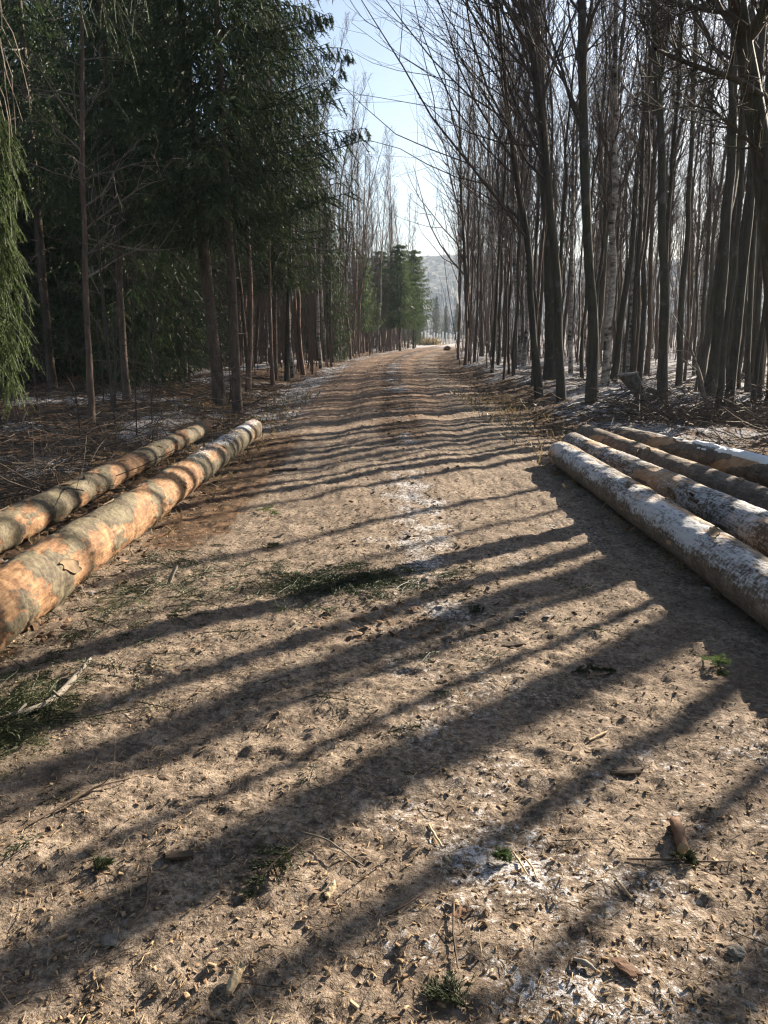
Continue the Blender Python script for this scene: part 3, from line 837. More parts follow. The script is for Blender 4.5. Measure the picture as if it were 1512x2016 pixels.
BL = {'bark_grey': 'slender grey bare tree, one of many crowded stems', 'bark_brown': 'slender brown-barked bare tree, one of many crowded stems', 'bark_birch': 'slender patchy white birch among crowded bare stems', 'bark_pink': 'slender pinkish-barked bare tree among crowded stems'}
BL = {'bark_grey': 'slender grey bare tree', 'bark_brown': 'slender brown bare tree', 'bark_birch': 'slender patchy birch', 'bark_pink': 'slender pinkish bare tree'}
def place_words(x, y):
    px = 756 + FPX * x / y
    for lim, w in ((480, 'among the plantation spruces'), (640, 'behind the row of thin pale stems'), (700, 'between low spruce and lit birch'), (735, 'behind the sunlit orange-pink birch'), (800, 'before the sunlit far spruce'), (905, 'at the far bend of the track'),
                   (945, 'behind the dark rough road-edge trunk'), (1000, 'behind the ragged dark-barked birch'), (1045, 'behind the white-patched birch'), (1095, 'behind the leaning track-edge tree'), (1140, 'behind the double-looking trunk'), (1185, 'behind the straight thick trunk'), (1230, 'behind the trunk leaning off the track'),
                   (1285, 'behind the tilted stump'), (1330, 'behind the olive-grey straight trunk'), (1380, 'behind the leaning dead sapling'), (1425, 'behind the leaning thick grey trunk'), (1470, 'behind the brush heap'), (1600, 'behind the heavy-limbed corner tree'), (2100, 'at the wood edge past the barked logs'), (2700, 'at the wood edge abreast of the barked logs'), (99999, 'at the wood edge just past the log ends')):
        if px < lim: break
    dist = 'nearby' if y < 26 else 'somewhat back' if y < 36 else 'well back' if y < 48 else 'far back' if y < 66 else 'very far back' if y < 85 else 'farthest of all'
    return w + ', ' + dist
BPROTO = {}
PLACED = []
def stem_copy(k, x, y, rz, sc, where, group):
    bk, tm, cm, Hh = BARE[k]
    z = float(h_base(x, y)) - 0.02
    lab = BL[bk].replace('slender', ('short thin' if sc < .93 else 'slender' if sc < 1.07 else 'tall slim') + (' roadside' if group == G_RF else '')) + ' ' + place_words(x, y)
    PLACED.append((x, y))
    if k not in BPROTO:
        nm = 'birch_tree' if bk == 'bark_birch' else 'bare_tree'
        e = put_tree(nm, tm, cm, (x, y, z), lab, 'birch tree' if bk == 'bark_birch' else 'tree', group)
        BPROTO[k] = e; e.scale = (sc,) * 3
    else:
        e = copy_tree(BPROTO[k], (x, y, z), rz, sc, lab, group)
    e.rotation_euler = (rngp.normal(0, .02), rngp.normal(0, .03), rz)

HERO_XY = [gp(*h[0][0])[:2] for h in HERO_R]
rngp = np.random.default_rng(4242)
def scatter_stems(count, xfun, yr, kinds, where, group, mind, ypow=1.0, sc=(0.85, 1.15)):
    got = 0; tries = 0
    while got < count and tries < count * 60:
        tries += 1
        y = yr[0] + (yr[1] - yr[0]) * rngp.uniform() ** ypow
        lo, hi = xfun(y)
        if hi <= lo: continue
        x = rngp.uniform(lo, hi)
        md = mind * (0.6 + 0.4 * y / 40)
        if any((x - a) ** 2 + (y - b) ** 2 < md * md for a, b in PLACED) or any((x - a) ** 2 + (y - b) ** 2 < 0.8 for a, b in HERO_XY): continue
        # keep the line of sight to the stump and heap free
        if y < 19 and 0.22 < x / y < 0.47: continue
        stem_copy(int(rngp.choice(kinds)), x, y, rngp.uniform(0, 6.28), rngp.uniform(*sc), where, group)
        got += 1
    return got
rx = lambda y: float(road_cx(y))
G_S = 'close-set spruces in the dark plantation'
G_R = 'crowded bare stems in the wood beyond the barked logs'
G_RF = 'bare trees lining the far part of the track on the log-heap side'
G_L = 'bare stems among and beyond the spruces'
scatter_stems(104, lambda y: (rx(y) + 3.6, min(0.49 * y + 1.0, 22)), (19.5, 48), [0, 1, 2, 4, 6, 7, 8, 3], 'in the wood beyond the barked logs', G_R, 1.1, 1.2)
scatter_stems(78, lambda y: (rx(y) + 3.4, 0.49 * y + 1.0), (48, 110), [0, 1, 2, 4, 6, 7, 8, 3, 9], 'far back in the wood beyond the barked logs', G_R, 1.3, 1.0)
scatter_stems(24, lambda y: (rx(y) + (2.8 if y < 52 else 4.2), rx(y) + 6.5), (40, 105), [1, 3, 5, 7, 9, 2], 'lining the far track on the barked-log side', G_RF, 1.4)
scatter_stems(46, lambda y: (rx(y) - 7.5, rx(y) - 3.1), (30, 95), [5, 3, 9, 7, 5, 1], 'lining the far track on the spruce side', G_L, 1.1)

# trees of the same wood that stand just outside the picture and throw the bands of shade across the track
def shade_tree(yc, dist, r, k):
    x = 0 + dist * math.sin(SUN_AZ); y = yc + dist * math.cos(SUN_AZ)
    stem_copy(k, x, y, (k * 1.7) % 6.28, 1.0, 'at the wood edge past the barked logs', G_R)
    PLACED.append((x, y))
# (where its shadow crosses the middle of the track, distance towards the sun, which stem)
SHADE = [(0.25, 13, 10), (0.55, 9.5, 15), (0.9, 15, 13), (1.35, 10, 15), (1.75, 11, 13), (2.0, 17, 15), (2.52, 9, 15), (2.85, 12.5, 12), (3.02, 8.5, 15), (3.45, 9.5, 14), (3.64, 11, 13),
         (3.97, 13, 10), (4.25, 9, 15), (4.62, 12, 11), (5.6, 14, 14), (6.6, 13, 13), (8.4, 13, 13), (8.7, 10, 15), (9.0, 11, 10), (9.3, 10, 15), (9.6, 14, 14), (9.95, 11, 15), (10.3, 12, 13), (10.9, 14, 11), (11.5, 12, 14), (12.2, 13, 13), (13.0, 12, 14), (13.9, 13, 11)]
for yc, dist, k in SHADE: shade_tree(yc, dist, 0, k)

# ------------------------------------------------------------------ spruces
def spruce_mesh(seed, H, h0, L0, r0, whorl=0.3, per=6, nb=13, nblade=12, blade=0.055, bw=0.0065, name='spruce', expo=0.85, droop=0.5, mat='needle'):
    rng = np.random.default_rng(seed)
    P = np.stack([np.cumsum(rng.normal(0, .012, 24)), np.cumsum(rng.normal(0, .012, 24)), np.linspace(-0.1, H, 24)], -1)
    t = np.linspace(0, 1, 24)
    R = r0 * (1 - t) ** 0.8 + 0.008 + r0 * 0.28 * np.exp(-t * H / 0.3)
    mb = MB(); V, F = tubes(P, R, 9); V += (noise2(V[:, 0] * 11 + V[:, 2] * 6, V[:, 1] * 11, seed)[:, None] - .5) * r0 * .3 * np.array([1, 1, 0]); mb.add(V, F)
    # dead stubs and thin dry branches under the crown
    nd = int(h0 * 16) + 8; hz = rng.uniform(0.5, h0 + 1.2, nd); az = rng.uniform(0, 6.28, nd)
    A = np.stack([np.interp(hz, P[:, 2], P[:, 0]), np.interp(hz, P[:, 2], P[:, 1]), hz], -1)
    D = np.stack([np.cos(az), np.sin(az), rng.uniform(-.3, .2, nd)], -1)
    B = grow(A, D, rng.uniform(.3, 1.5, nd), 5, -0.05, 0.1, rng)
    mb.add(*tubes(B, np.full((nd, 1), .008) * np.linspace(1, .35, 5)[None], 4))
    tm = mb.mesh(name + '_trunk', M['bark_brown'], True)
    # boughs
    hs = []; azs = []
    h = h0
    while h < H - 0.3:
        a0 = rng.uniform(0, 6.28)
        for j in range(per):
            hs.append(h + rng.uniform(-.1, .1)); azs.append(a0 + j * 6.283 / per + rng.normal(0, .18))
        h += whorl
    hs = np.array(hs); az = np.array(azs); n = len(hs)
    f = (hs - h0) / (H - h0)
    Lb = L0 * np.clip(1 - f, 0, 1) ** expo * rng.uniform(.7, 1.12, n) * (0.6 + 0.4 * sst(0, .12, f)) + .12
    c = MB(); needles(c, hs, az, Lb, P, rng, nb, nblade, blade, bw, droop)
    cm = c.mesh(name + '_crown', M[mat], False)
    return tm, cm

def needles(c, hs, az, Lb, P, rng, nb, nblade, blade, bw, droop=0.5):
    n = len(hs); ns = 8
    A = np.stack([np.interp(hs, P[:, 2], P[:, 0]), np.interp(hs, P[:, 2], P[:, 1]), hs], -1)
    s = np.linspace(0, 1, ns)
    out = np.stack([np.cos(az), np.sin(az), np.zeros(n)], -1)
    dz = (-droop * s + (droop + 0.02) * 0.75 * s ** 2.2)
    B = A[:, None, :] + out[:, None, :] * (Lb[:, None] * s * 0.97)[..., None] + np.array([0, 0, 1.0]) * (Lb[:, None] * dz[None])[..., None]
    B += np.cumsum(rng.normal(0, .012, B.shape), 1) * Lb[:, None, None]
    c.add(*tubes(B, np.maximum(Lb[:, None] * .009, .004) * np.linspace(1, .3, ns)[None], 3))
    # branchlets hanging off both sides
    idx = np.repeat(np.arange(n), nb * 2); m = len(idx)
    sb = np.clip(np.tile(np.repeat((np.arange(nb) + .8) / nb, 2), n) + rng.uniform(-.03, .03, m), .12, 1)
    sd = np.tile([1, -1], n * nb)
    p, T = along(B, idx, sb)
    lat = norm(np.cross(T, [0, 0, 1.0])) * sd[:, None]
    hang = rng.uniform(.25, 1.0, m)[:, None]
    D = norm(T * .6 + lat * .75 + np.array([0, 0, -1.0]) * hang)
    lb = np.minimum(Lb[idx] * (0.36 - .24 * sb) + .10, .75) * rng.uniform(.65, 1.2, m)
    K = 4
    C = grow(p, D, lb, K, -.16, .05, rng)
    # needles as slim blades round every branchlet
    nb_ = nblade
    i2 = np.repeat(np.arange(m), nb_)
    s3 = np.clip(np.tile((np.arange(nb_) + .5) / nb_, m) + rng.uniform(-.04, .04, m * nb_), 0, .999)
    q, T2 = along(C, i2, s3)
    side = side_dirs(T2, rng.uniform(.4, .85, len(i2)), rng)
    wv = norm(np.cross(side, rng.normal(0, 1, side.shape)))
    ln = blade * rng.uniform(.7, 1.3, len(i2))[:, None]; w = bw * rng.uniform(.7, 1.3, len(i2))[:, None]
    V = np.stack([q - wv * w, q + wv * w, q + side * ln], 1).reshape(-1, 3)
    F = np.arange(len(V)).reshape(-1, 3)
    c.add(V, F)
    # the branchlet stems themselves (a thin blade with the needles lying along it)
    tip = C[:, -1]; mid = C[:, 1]
    w2 = norm(np.cross(tip - p, rng.normal(0, 1, p.shape))) * (bw * 1.4)
    V = np.stack([p - w2, p + w2, mid + w2, tip, mid - w2], 1).reshape(-1, 3)
    c.add(V, np.arange(len(V)).reshape(-1, 5))

def put_spruce(name, tm, cm, loc, label, group=None, rz=0, sc=1):
    e = empty(name, loc, label, 'spruce tree', group, rz); e.scale = (sc,) * 3
    obj('trunk', tm, e); obj('crown', cm, e)
    return e

def gz(x, y): return (x, y, float(h_base(x, y)))
# the tall spruce with the lit trunk and its neighbour, whose crowns reach over the track
tmA, cmA = spruce_mesh(7, 17.0, 3.7, 3.5, 0.125, 0.30, 6, 12, 13, 0.08, 0.0105, 'tall_spruce')
b1 = gp(432, 797)
S1 = put_spruce('spruce_tree', tmA, cmA, b1, 'tall spruce with a sunlit reddish trunk behind the log ends', None, 0.3)
def bough(parent, base, targets, seed, blade=.07, bw=.007, nb=22, name='bough', mat='needle', hang=None):
    """one long bough of a spruce through given points (local to the tree)"""
    q, _ = trunk_path(np.array(targets), 12, seed, .005)
    rng = np.random.default_rng(seed); c = MB()
    Lq = np.linalg.norm(np.diff(q, axis=0), axis=1).sum()
    c.add(*tubes(q, np.linspace(.022, .005, 12), 4))
    m = nb * 2
    sb = np.clip(np.repeat((np.arange(nb) + .7) / nb, 2) + rng.uniform(-.02, .02, m), .1, .995); sd = np.tile([1, -1], nb)
    p, T = along(q[None], np.zeros(m, int), sb)
    lat = norm(np.cross(T, [0, 0, 1.0])) * sd[:, None]
    D = norm(T * .55 + lat * .5 + np.array([0, 0, -1.0]) * rng.uniform(.5, 1.3, m)[:, None])
    lb = (Lq * .30 * (1.05 - sb) + .16) * rng.uniform(.7, 1.2, m)
    C = grow(p, D, lb, 5, -.2, .05, rng)
    i2 = np.repeat(np.arange(m), 4); p2, T2 = along(C, i2, rng.uniform(.2, .95, len(i2)))
    C2 = grow(p2, side_dirs(T2, np.full(len(i2), .7), rng, np.array([0, 0, -.8])), lb[i2] * .4, 5, -.2, .05, rng)
    for CC, ll in ((C, lb), (C2, lb[i2] * .4)):
        nbl = 26 if CC is C else 13
        i3 = np.repeat(np.arange(len(CC)), nbl); q3, T3 = along(CC, i3, rng.uniform(0, .999, len(i3)))
        side = side_dirs(T3, rng.uniform(.4, .9, len(i3)), rng); wv = norm(np.cross(side, rng.normal(0, 1, side.shape)))
        ln = blade * rng.uniform(.7, 1.3, len(i3))[:, None]
        V = np.stack([q3 - wv * bw, q3 + wv * bw, q3 + side * ln], 1).reshape(-1, 3)
        c.add(V, np.arange(len(V)).reshape(-1, 3))
        c.add(*tubes(CC, np.full((len(CC), 5), .0028), 3))
    o = obj(name, c.mesh(name, M[mat], False), parent)
    return o
S1.rotation_euler = (0, -.05, 0)
for k, (pxs) in enumerate(([(420, 150), (520, 125), (610, 105), (655, 80), (690, 100)], [(420, 230), (520, 215), (620, 185), (675, 128)], [(425, 300), (540, 285), (640, 262), (720, 252)], [(425, 20), (520, 10), (600, 10), (640, 30)], [(425, 80), (530, 60), (615, 40), (650, 25)], [(430, 400), (520, 390), (600, 380), (640, 375)])):
    lean = S1.rotation_euler.to_matrix().inverted()
    bough(S1, None, [np.array(lean @ Vector(at(x, y, b1[1] - .1 * i) - b1)) for i, (x, y) in enumerate(pxs)], 300 + k, .06, .0075, 26)
b2 = gp(468, 812)
tmB, cmB = spruce_mesh(19, 15.0, 4.2, 2.5, 0.088, 0.34, 5, 11, 11, 0.08, 0.0105, 'dark_spruce')
S2 = put_spruce('spruce_tree', tmB, cmB, b2, 'dark-trunked spruce just in front of the sunlit one, at the track edge')
S2.rotation_euler = (0, -.035, 1.0)
tmC, cmC = spruce_mesh(29, 12.0, 1.1, 2.5, 0.095, 0.36, 6, 10, 10, 0.095, 0.013, 'young_spruce')
tmD, cmD = spruce_mesh(31, 9.0, 0.5, 2.1, 0.08, 0.34, 6, 10, 9, 0.095, 0.014, 'small_spruce')
tmE, cmE = spruce_mesh(37, 9.4, 2.5, 2.3, 0.10, 0.34, 7, 10, 9, 0.11, 0.019, 'full_spruce', .55, .45, 'needle_mid')
SP = [(tmA, cmA), (tmB, cmB), (tmC, cmC), (tmD, cmD), (tmE, cmE)]
SPROTO = {0: S1, 1: S2}
def spruce_copy(k, x, y, sc, label, group=None, rz=None):
    rz = rngp.uniform(0, 6.28) if rz is None else rz
    PLACED.append((x, y))
    if group == G_S: label = ('stunted ' if sc < .9 else '' if sc < 1.05 else 'large ') + ('bare-legged spruce ', 'thin dark spruce ', 'shaggy young spruce ', 'low bushy spruce ')[k] + (place_words(x, y).replace('among the plantation spruces', 'in the plantation behind ' + ('the near hanging sprays' if 756 + FPX * x / y < 90 else 'the lone pale sapling' if 756 + FPX * x / y < 215 else 'the rough bare trunk' if 756 + FPX * x / y < 330 else 'the two big spruce trunks')) if y < 120 else 'closing the view past the far posts')
    e = put_spruce('spruce_tree', SP[k][0], SP[k][1], gz(x, y), label, group, rz, sc) if k not in SPROTO or k in (0, 1) else copy_tree(SPROTO[k], gz(x, y), rz, sc, label, group)
    SPROTO.setdefault(k, e)
    return e
p = gp(250, 790); spruce_copy(1, p[0], p[1], 0.85, 'spruce with a rough bare trunk between the thin grey sapling and the sunlit trunk')
p = gp(615, 705); spruce_copy(2, p[0], p[1], 1.0, 'green spruce overhanging the track edge in front of the far birches')
p = gp(655, 712); spruce_copy(3, p[0] - .3, p[1], 0.9, 'low dark spruce at the road edge before the far birches')
p = gp(570, 728); spruce_copy(0, -3.6, 27.5, .88, 'bushy green spruce behind the row of thin pale stems')
p = gp(792, 691); spruce_copy(4, p[0] - .2, p[1], 0.98, 'sunlit green spruce at the far bend of the track')
p = gp(765, 691); spruce_copy(4, p[0] - .8, p[1] - 3, 0.93, 'spruce with a dark skirt next to the sunlit one at the far bend')
p = gp(735, 694); spruce_copy(4, p[0] - .9, p[1] - 5, 0.80, 'spruce half hidden by bare birches before the far bend')
p = gp(820, 687); spruce_copy(4, p[0] - .2, p[1] + 3, 1.05, 'pointed light green spruce behind the sunlit one at the far bend')
p = gp(838, 684); spruce_copy(2, p[0] - .9, p[1] + 5, 0.60, 'squat dark spruce leaning over the far end of the track')
# the spruce plantation behind, in deep shade
def scatter_spruces(cnt, xf, yr, kinds, mind, label, sc=(.8, 1.15)):
    got = tries = 0
    while got < cnt and tries < 4000:
        tries += 1
        y = rngp.uniform(*yr); lo, hi = xf(y)
        x = rngp.uniform(lo, hi)
        if any((x - a) ** 2 + (y - b) ** 2 < mind ** 2 for a, b in PLACED): continue
        spruce_copy(int(rngp.choice(kinds)), x, y, rngp.uniform(*sc), label, G_S); got += 1
scatter_spruces(30, lambda y: (-.5 * y - 2, rx(y) - 6.2), (20, 34), [1, 2, 3, 2, 3], 1.7, 'close-set spruce in the dark plantation behind the two peeled logs')
scatter_spruces(44, lambda y: (-.5 * y - 2, rx(y) - 7.5), (34, 80), [0, 1, 2, 3], 2.0, 'close-set spruce deep in the dark plantation behind the two peeled logs')
scatter_spruces(16, lambda y: (rx(y) - 14, rx(y) + 6), (132, 165), [2, 3], 1.6, 'distant dark spruce closing the view past the end of the track', (.55, .8))

# unseen spruces added beside and behind the viewpoint to block sky light, deepening shade
for i, (x, y) in enumerate(((-7.4, 2.2), (-6.2, -1.8), (-8.6, 6.5), (-5.6, -6.0), (-8.8, -4.2), (-2.6, -9.5), (1.6, -11.5), (5.2, -9.0), (7.4, -5.5), (-10.5, 1.0), (-9.6, -9.0), (-5.2, -13.0), (9.2, -10.0), (3.0, -15.5), (-11.5, 9.5))):
    e = put_spruce('spruce_tree', SP[0][0], SP[0][1], gz(x, y), 'unseen tall spruce added beyond the edge of the picture to hold back sky light', G_S, i * 1.9, .9 + (i * 29 % 10) * .03)
# the spruce outside the edge whose hanging sprays come into the picture
def edge_spruce():
    base = np.array([-4.7, 5.6, 0.0])
    e = empty('spruce_tree', base, 'near spruce at the picture edge with sunlit hanging sprays', 'spruce tree')
    P = np.stack([np.zeros(14), np.zeros(14), np.linspace(-.1, 12, 14)], -1)
    mb = MB(); mb.add(*tubes(P, np.linspace(.22, .04, 14), 10)); obj('trunk', mb.mesh('edge_trunk', M['bark_brown'], True), e)
    rng = np.random.default_rng(88)
    def curtain(name, pts, strands, slen, seed, mat, bl=.022, bw=.0016, sub=9, nn=30):
        rg = np.random.default_rng(seed)
        q, _ = trunk_path(np.array(pts) - base, 12, seed, .006); c = MB()
        c.add(*tubes(q, np.linspace(.02, .006, 12), 5))
        s = rg.uniform(.12, .99, strands); p, T = along(q[None], np.zeros(strands, int), s)
        D = norm(np.stack([rg.normal(0, .35, strands), rg.normal(0, .35, strands), -np.ones(strands)], -1) + T * .6)
        ll = slen * rg.uniform(.5, 1.15, strands)
        C = grow(p, D, ll, 7, -.22, .06, rg)
        c.add(*tubes(C, np.full((strands, 1), .0048) * np.linspace(1, .4, 7)[None], 4))
        i2 = np.repeat(np.arange(strands), sub); p2, T2 = along(C, i2, rg.uniform(.05, .98, len(i2)))
        C2 = grow(p2, side_dirs(T2, rg.uniform(.35, .7, len(i2)), rg), rg.uniform(.08, .22, len(i2)), 4, -.2, .05, rg)
        c.add(*tubes(C2, np.full((len(i2), 4), .0016), 3))
        for CC, k in ((C, nn * 2), (C2, nn)):
            i3 = np.repeat(np.arange(len(CC)), k); q3, T3 = along(CC, i3, rg.uniform(0, .999, len(i3)))
            side = side_dirs(T3, rg.uniform(.5, .95, len(i3)), rg); wv = norm(np.cross(side, rg.normal(0, 1, side.shape)))
            ln = bl * rg.uniform(.7, 1.25, len(i3))[:, None]
            V = np.stack([q3 - wv * bw, q3 + wv * bw, q3 + side * ln], 1).reshape(-1, 3)
            c.add(V, np.arange(len(V)).reshape(-1, 3))
        obj(name, c.mesh(name, M[mat], False), e)
    Y = 5.4
    for k, (dx, y0) in enumerate(((-12, 175), (-2, 250), (2, 330), (0, 405), (4, 475), (2, 545), (8, 610), (6, 665))):
        curtain('hanging_bough', [at(-420 + dx, y0 - 170, Y + .1 * (k % 3 - 1)), at(-220 + dx, y0 - 95, Y + .1 * (k % 3 - 1)), at(-90 + dx, y0 - 30, Y), at(8 + dx, y0 + 20, Y)], 46, .50 if k < 6 else .36, 1 + k, 'needle_sunlit', .021, .0019, 10, 24)
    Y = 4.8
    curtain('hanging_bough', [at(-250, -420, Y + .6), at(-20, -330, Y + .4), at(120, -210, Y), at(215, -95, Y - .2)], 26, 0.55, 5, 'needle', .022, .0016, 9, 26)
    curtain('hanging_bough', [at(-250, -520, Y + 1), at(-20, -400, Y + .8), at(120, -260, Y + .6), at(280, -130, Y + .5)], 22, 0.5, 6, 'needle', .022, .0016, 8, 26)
    mb = MB()
    for k in range(14):
        a = at(rng.uniform(-80, 0), rng.uniform(-40, 60), 5.2) - base; b = a + np.array([rng.uniform(.02, .16), 0, -rng.uniform(.4, .8)])
        q, _ = trunk_path(np.stack([a, (a + b) / 2 + rng.normal(0, .05, 3), b]), 7, k, .01)
        mb.add(*tubes(q, np.linspace(.004, .002, 7), 3))
    obj('dry_twigs', mb.mesh('dry_twigs', M['twig_dead']), e)
edge_spruce()

# thin bare trees on the spruce side, each picked out in the photograph
HERO_L = [
    ([(181, 838), (176, 700), (168, 480), (161, 300), (163, 130)], .062, 'bark_pink', dict(n1=22, len1=1.5, t0=.25, ang=(1.0, 1.6), up=.0, twig='twig_dead', k2=5, k3=3), 'lone thin pale sapling with spindly side twigs before the dark spruces', 9),
    ([(488, 772), (496, 620), (484, 430), (478, 300)], .075, 'bark_pink', dict(n1=12, len1=1.4, t0=.4), 'pinkish lit stem just behind the dark-trunked spruce', 12),
    ([(537, 757), (536, 600), (533, 440)], .06, 'bark_pink', dict(n1=12, len1=1.4, t0=.4), 'straight pale stem, first in the row of thin trunks before the bushy spruce', 12),
    ([(563, 752), (568, 600), (572, 440)], .075, 'bark_grey', dict(n1=12, len1=1.4, t0=.4), 'dark thin stem right beside the straight pale one', 12),
    ([(588, 727), (580, 560), (575, 440)], .065, 'bark_pink', dict(n1=12, len1=1.4, t0=.4), 'pale pink stem leaning over behind the dark thin one', 12),
    ([(655, 714), (650, 620), (648, 520)], .09, 'bark_grey', dict(n1=12, len1=1.6, t0=.35), 'dark stem at the verge under the overhanging green spruce', 10),
    ([(700, 692), (712, 560), (716, 420), (722, 250)], .085, 'bark_pink', dict(n1=14, len1=2.0, t0=.35, twig='twig_red', up=.24), 'sunlit orange-pink slender birch at the verge beyond the spruces', 15),
    ([(706, 694), (708, 600), (722, 480), (730, 330)], .07, 'bark_pink', dict(n1=14, len1=1.8, t0=.35, twig='twig_red', up=.24), 'curved stem sharing its foot with the orange-pink slender birch', 14),
    ([(226, 800), (214, 640), (200, 560)], .028, 'bark_grey', dict(n1=8, len1=.9, t0=.3, twig='twig_dead', k2=4, k3=3), 'thin dark crooked sapling next to the lone pale sapling', 6),
    ([(490, 765), (480, 600), (462, 440)], .05, 'bark_brown', dict(n1=8, len1=1.0, t0=.4), 'thin brown stem slanting between the two big spruce trunks', 9),
]
for k, (pxs, r, bk, kw, lab, H) in enumerate(HERO_L):
    P, _ = trunk_path(px_path(pxs, None, H), 22, 400 + k, .012)
    tm, cm, b_ = bare_meshes(P, r, 420 + k, bark=bk, name='slim_tree', **kw)
    put_tree('bare_tree', tm, cm, b_, lab)

# far thicket: saplings beyond counting between the trunks on both sides
def thicket(name, n, xf, yr, seed, label, mat, hr=(3, 8)):
    rng = np.random.default_rng(seed); c = MB()
    y = rng.uniform(*yr, n); lo, hi = np.array([xf(v) for v in y]).T
    x = rng.uniform(lo, hi); z = h_base(x, y)
    h = rng.uniform(*hr, n)
    P = grow(np.stack([x, y, z - .05], -1), np.stack([rng.normal(0, .08, n), rng.normal(0, .08, n), np.ones(n)], -1), h, 6, .02, .045, rng)
    c.add(*tubes(P, (h * .0045)[:, None] * np.linspace(1, .3, 6)[None], 3))
    k = 8; idx = np.repeat(np.arange(n), k); A, T = along(P, idx, rng.uniform(.15, .97, n * k))
    B = grow(A, side_dirs(T, rng.uniform(.4, .9, n * k), rng), h[idx] * rng.uniform(.08, .24, n * k), 3, .12, .1, rng)
    c.add(*tubes(B, np.full((n * k, 1), .0065) * np.linspace(1, .4, 3)[None], 3))
    tag(obj(name, c.mesh(name, M[mat])), label, None, None, 'stuff')
thicket('sapling_thicket', 1050, lambda y: (rx(y) + 3.3, .49 * y + 1), (34, 105), 61, 'mass of thin leafless saplings deep between the trunks beyond the barked logs', 'twig_red', (2, 8.5))
thicket('sapling_thicket', 620, lambda y: (rx(y) - 9, rx(y) - 2.9), (32, 95), 62, 'mass of thin leafless saplings at the verge beyond the spruces', 'twig_red', (3, 11))
thicket('sapling_thicket', 130, lambda y: (-.5 * y - 1, rx(y) - 3.4), (13, 34), 64, 'thin dead shoots and starved saplings in the shade of the spruces', 'twig_dark', (1, 4.5))
thicket('sapling_thicket', 420, lambda y: (rx(y) - 40, rx(y) + 40), (120, 170), 63, 'leafless thicket past the far end of the track', 'twig_dark', (4, 11))

# ------------------------------------------------------------------ stump, dead sapling, posts and other single things
def stump():
    b = gp(1268, 803)
    e = empty('tree_stump', b, 'tilted flat-topped dead stump standing on the snowy mound past the log ends', 'stump')
    top = at(1234, 737, b[1]) - b
    n = 9; t = np.linspace(0, 1, n)[:, None]
    P = np.array([0.0, 0, -.12]) + (top - np.array([0.0, 0, -.12])) * (t ** np.array([[1.5, 1, 1]]))
    rr = np.array([.14, .105, .095, .10, .115, .135, .155, .17, .175])
    aa = np.arange(18) / 18 * 2 * np.pi
    ringv = np.stack([np.cos(aa), np.sin(aa) * .9, .16 * np.cos(aa)], -1)
    V = (P[:, None, :] + ringv[None] * rr[:, None, None] * (1 + .12 * np.cos(3 * aa + 1)[None, :, None])).reshape(-1, 3)
    i = np.arange(n - 1)[:, None] * 18 + np.arange(18)[None]; i2 = np.arange(n - 1)[:, None] * 18 + (np.arange(18)[None] + 1) % 18
    F = np.stack([i, i2, i2 + 18, i + 18], -1).reshape(-1, 4)
    ang = np.tile(np.arange(18), n)
    V += (noise2(ang * 1.3, V[:, 2] * 7, 3)[:, None] - .5) * .06 * np.array([1, 1, 0])
    mb = MB(); mb.add(V, F); obj('stem', mb.mesh('stump_stem', M['stump'], True), e)
    ring = V[-18:]; c = ring.mean(0)
    up = np.array([-.16, 0, 1.0]); up /= np.linalg.norm(up)
    mb = MB(); a = np.arange(18); bq = (a + 1) % 18
    ro = c + (ring - c) * 1.10
    lift = up * .022
    Vv = np.concatenate([ro - lift * .4, ro + lift, (c + lift)[None], (c - lift * .4)[None]])
    mb.add(Vv, np.stack([a, bq, bq + 18, a + 18], -1)); mb.add(Vv, np.stack([a + 18, bq + 18, np.full(18, 36)], -1)); mb.add(Vv, np.stack([bq, a, np.full(18, 37)], -1))
    obj('cut_top', mb.mesh('cut_top', M['wood_grey']), e)
    for (dx, dy, dz, l, r) in ((-1, -.3, -.28, .8, .045), (-.5, -.8, -.4, .5, .05), (.8, -.5, -.45, .5, .06)):
        d = norm(np.array([dx, dy, dz])); p0 = np.array([0, 0, .32]) + d * .05
        q, _ = trunk_path(np.stack([p0, p0 + d * l * .5 + [0, 0, .03], p0 + d * l - [0, 0, .15]]), 8, 4, .01)
        mb = MB(); mb.add(*tubes(q, np.linspace(r, r * .35, 8), 8)); obj('root', mb.mesh('root', M['stump'], True), e)
M['stump'] = stick_mat('weathered_stump', (0.05, 0.043, 0.036), (0.19, 0.165, 0.14))
stump()

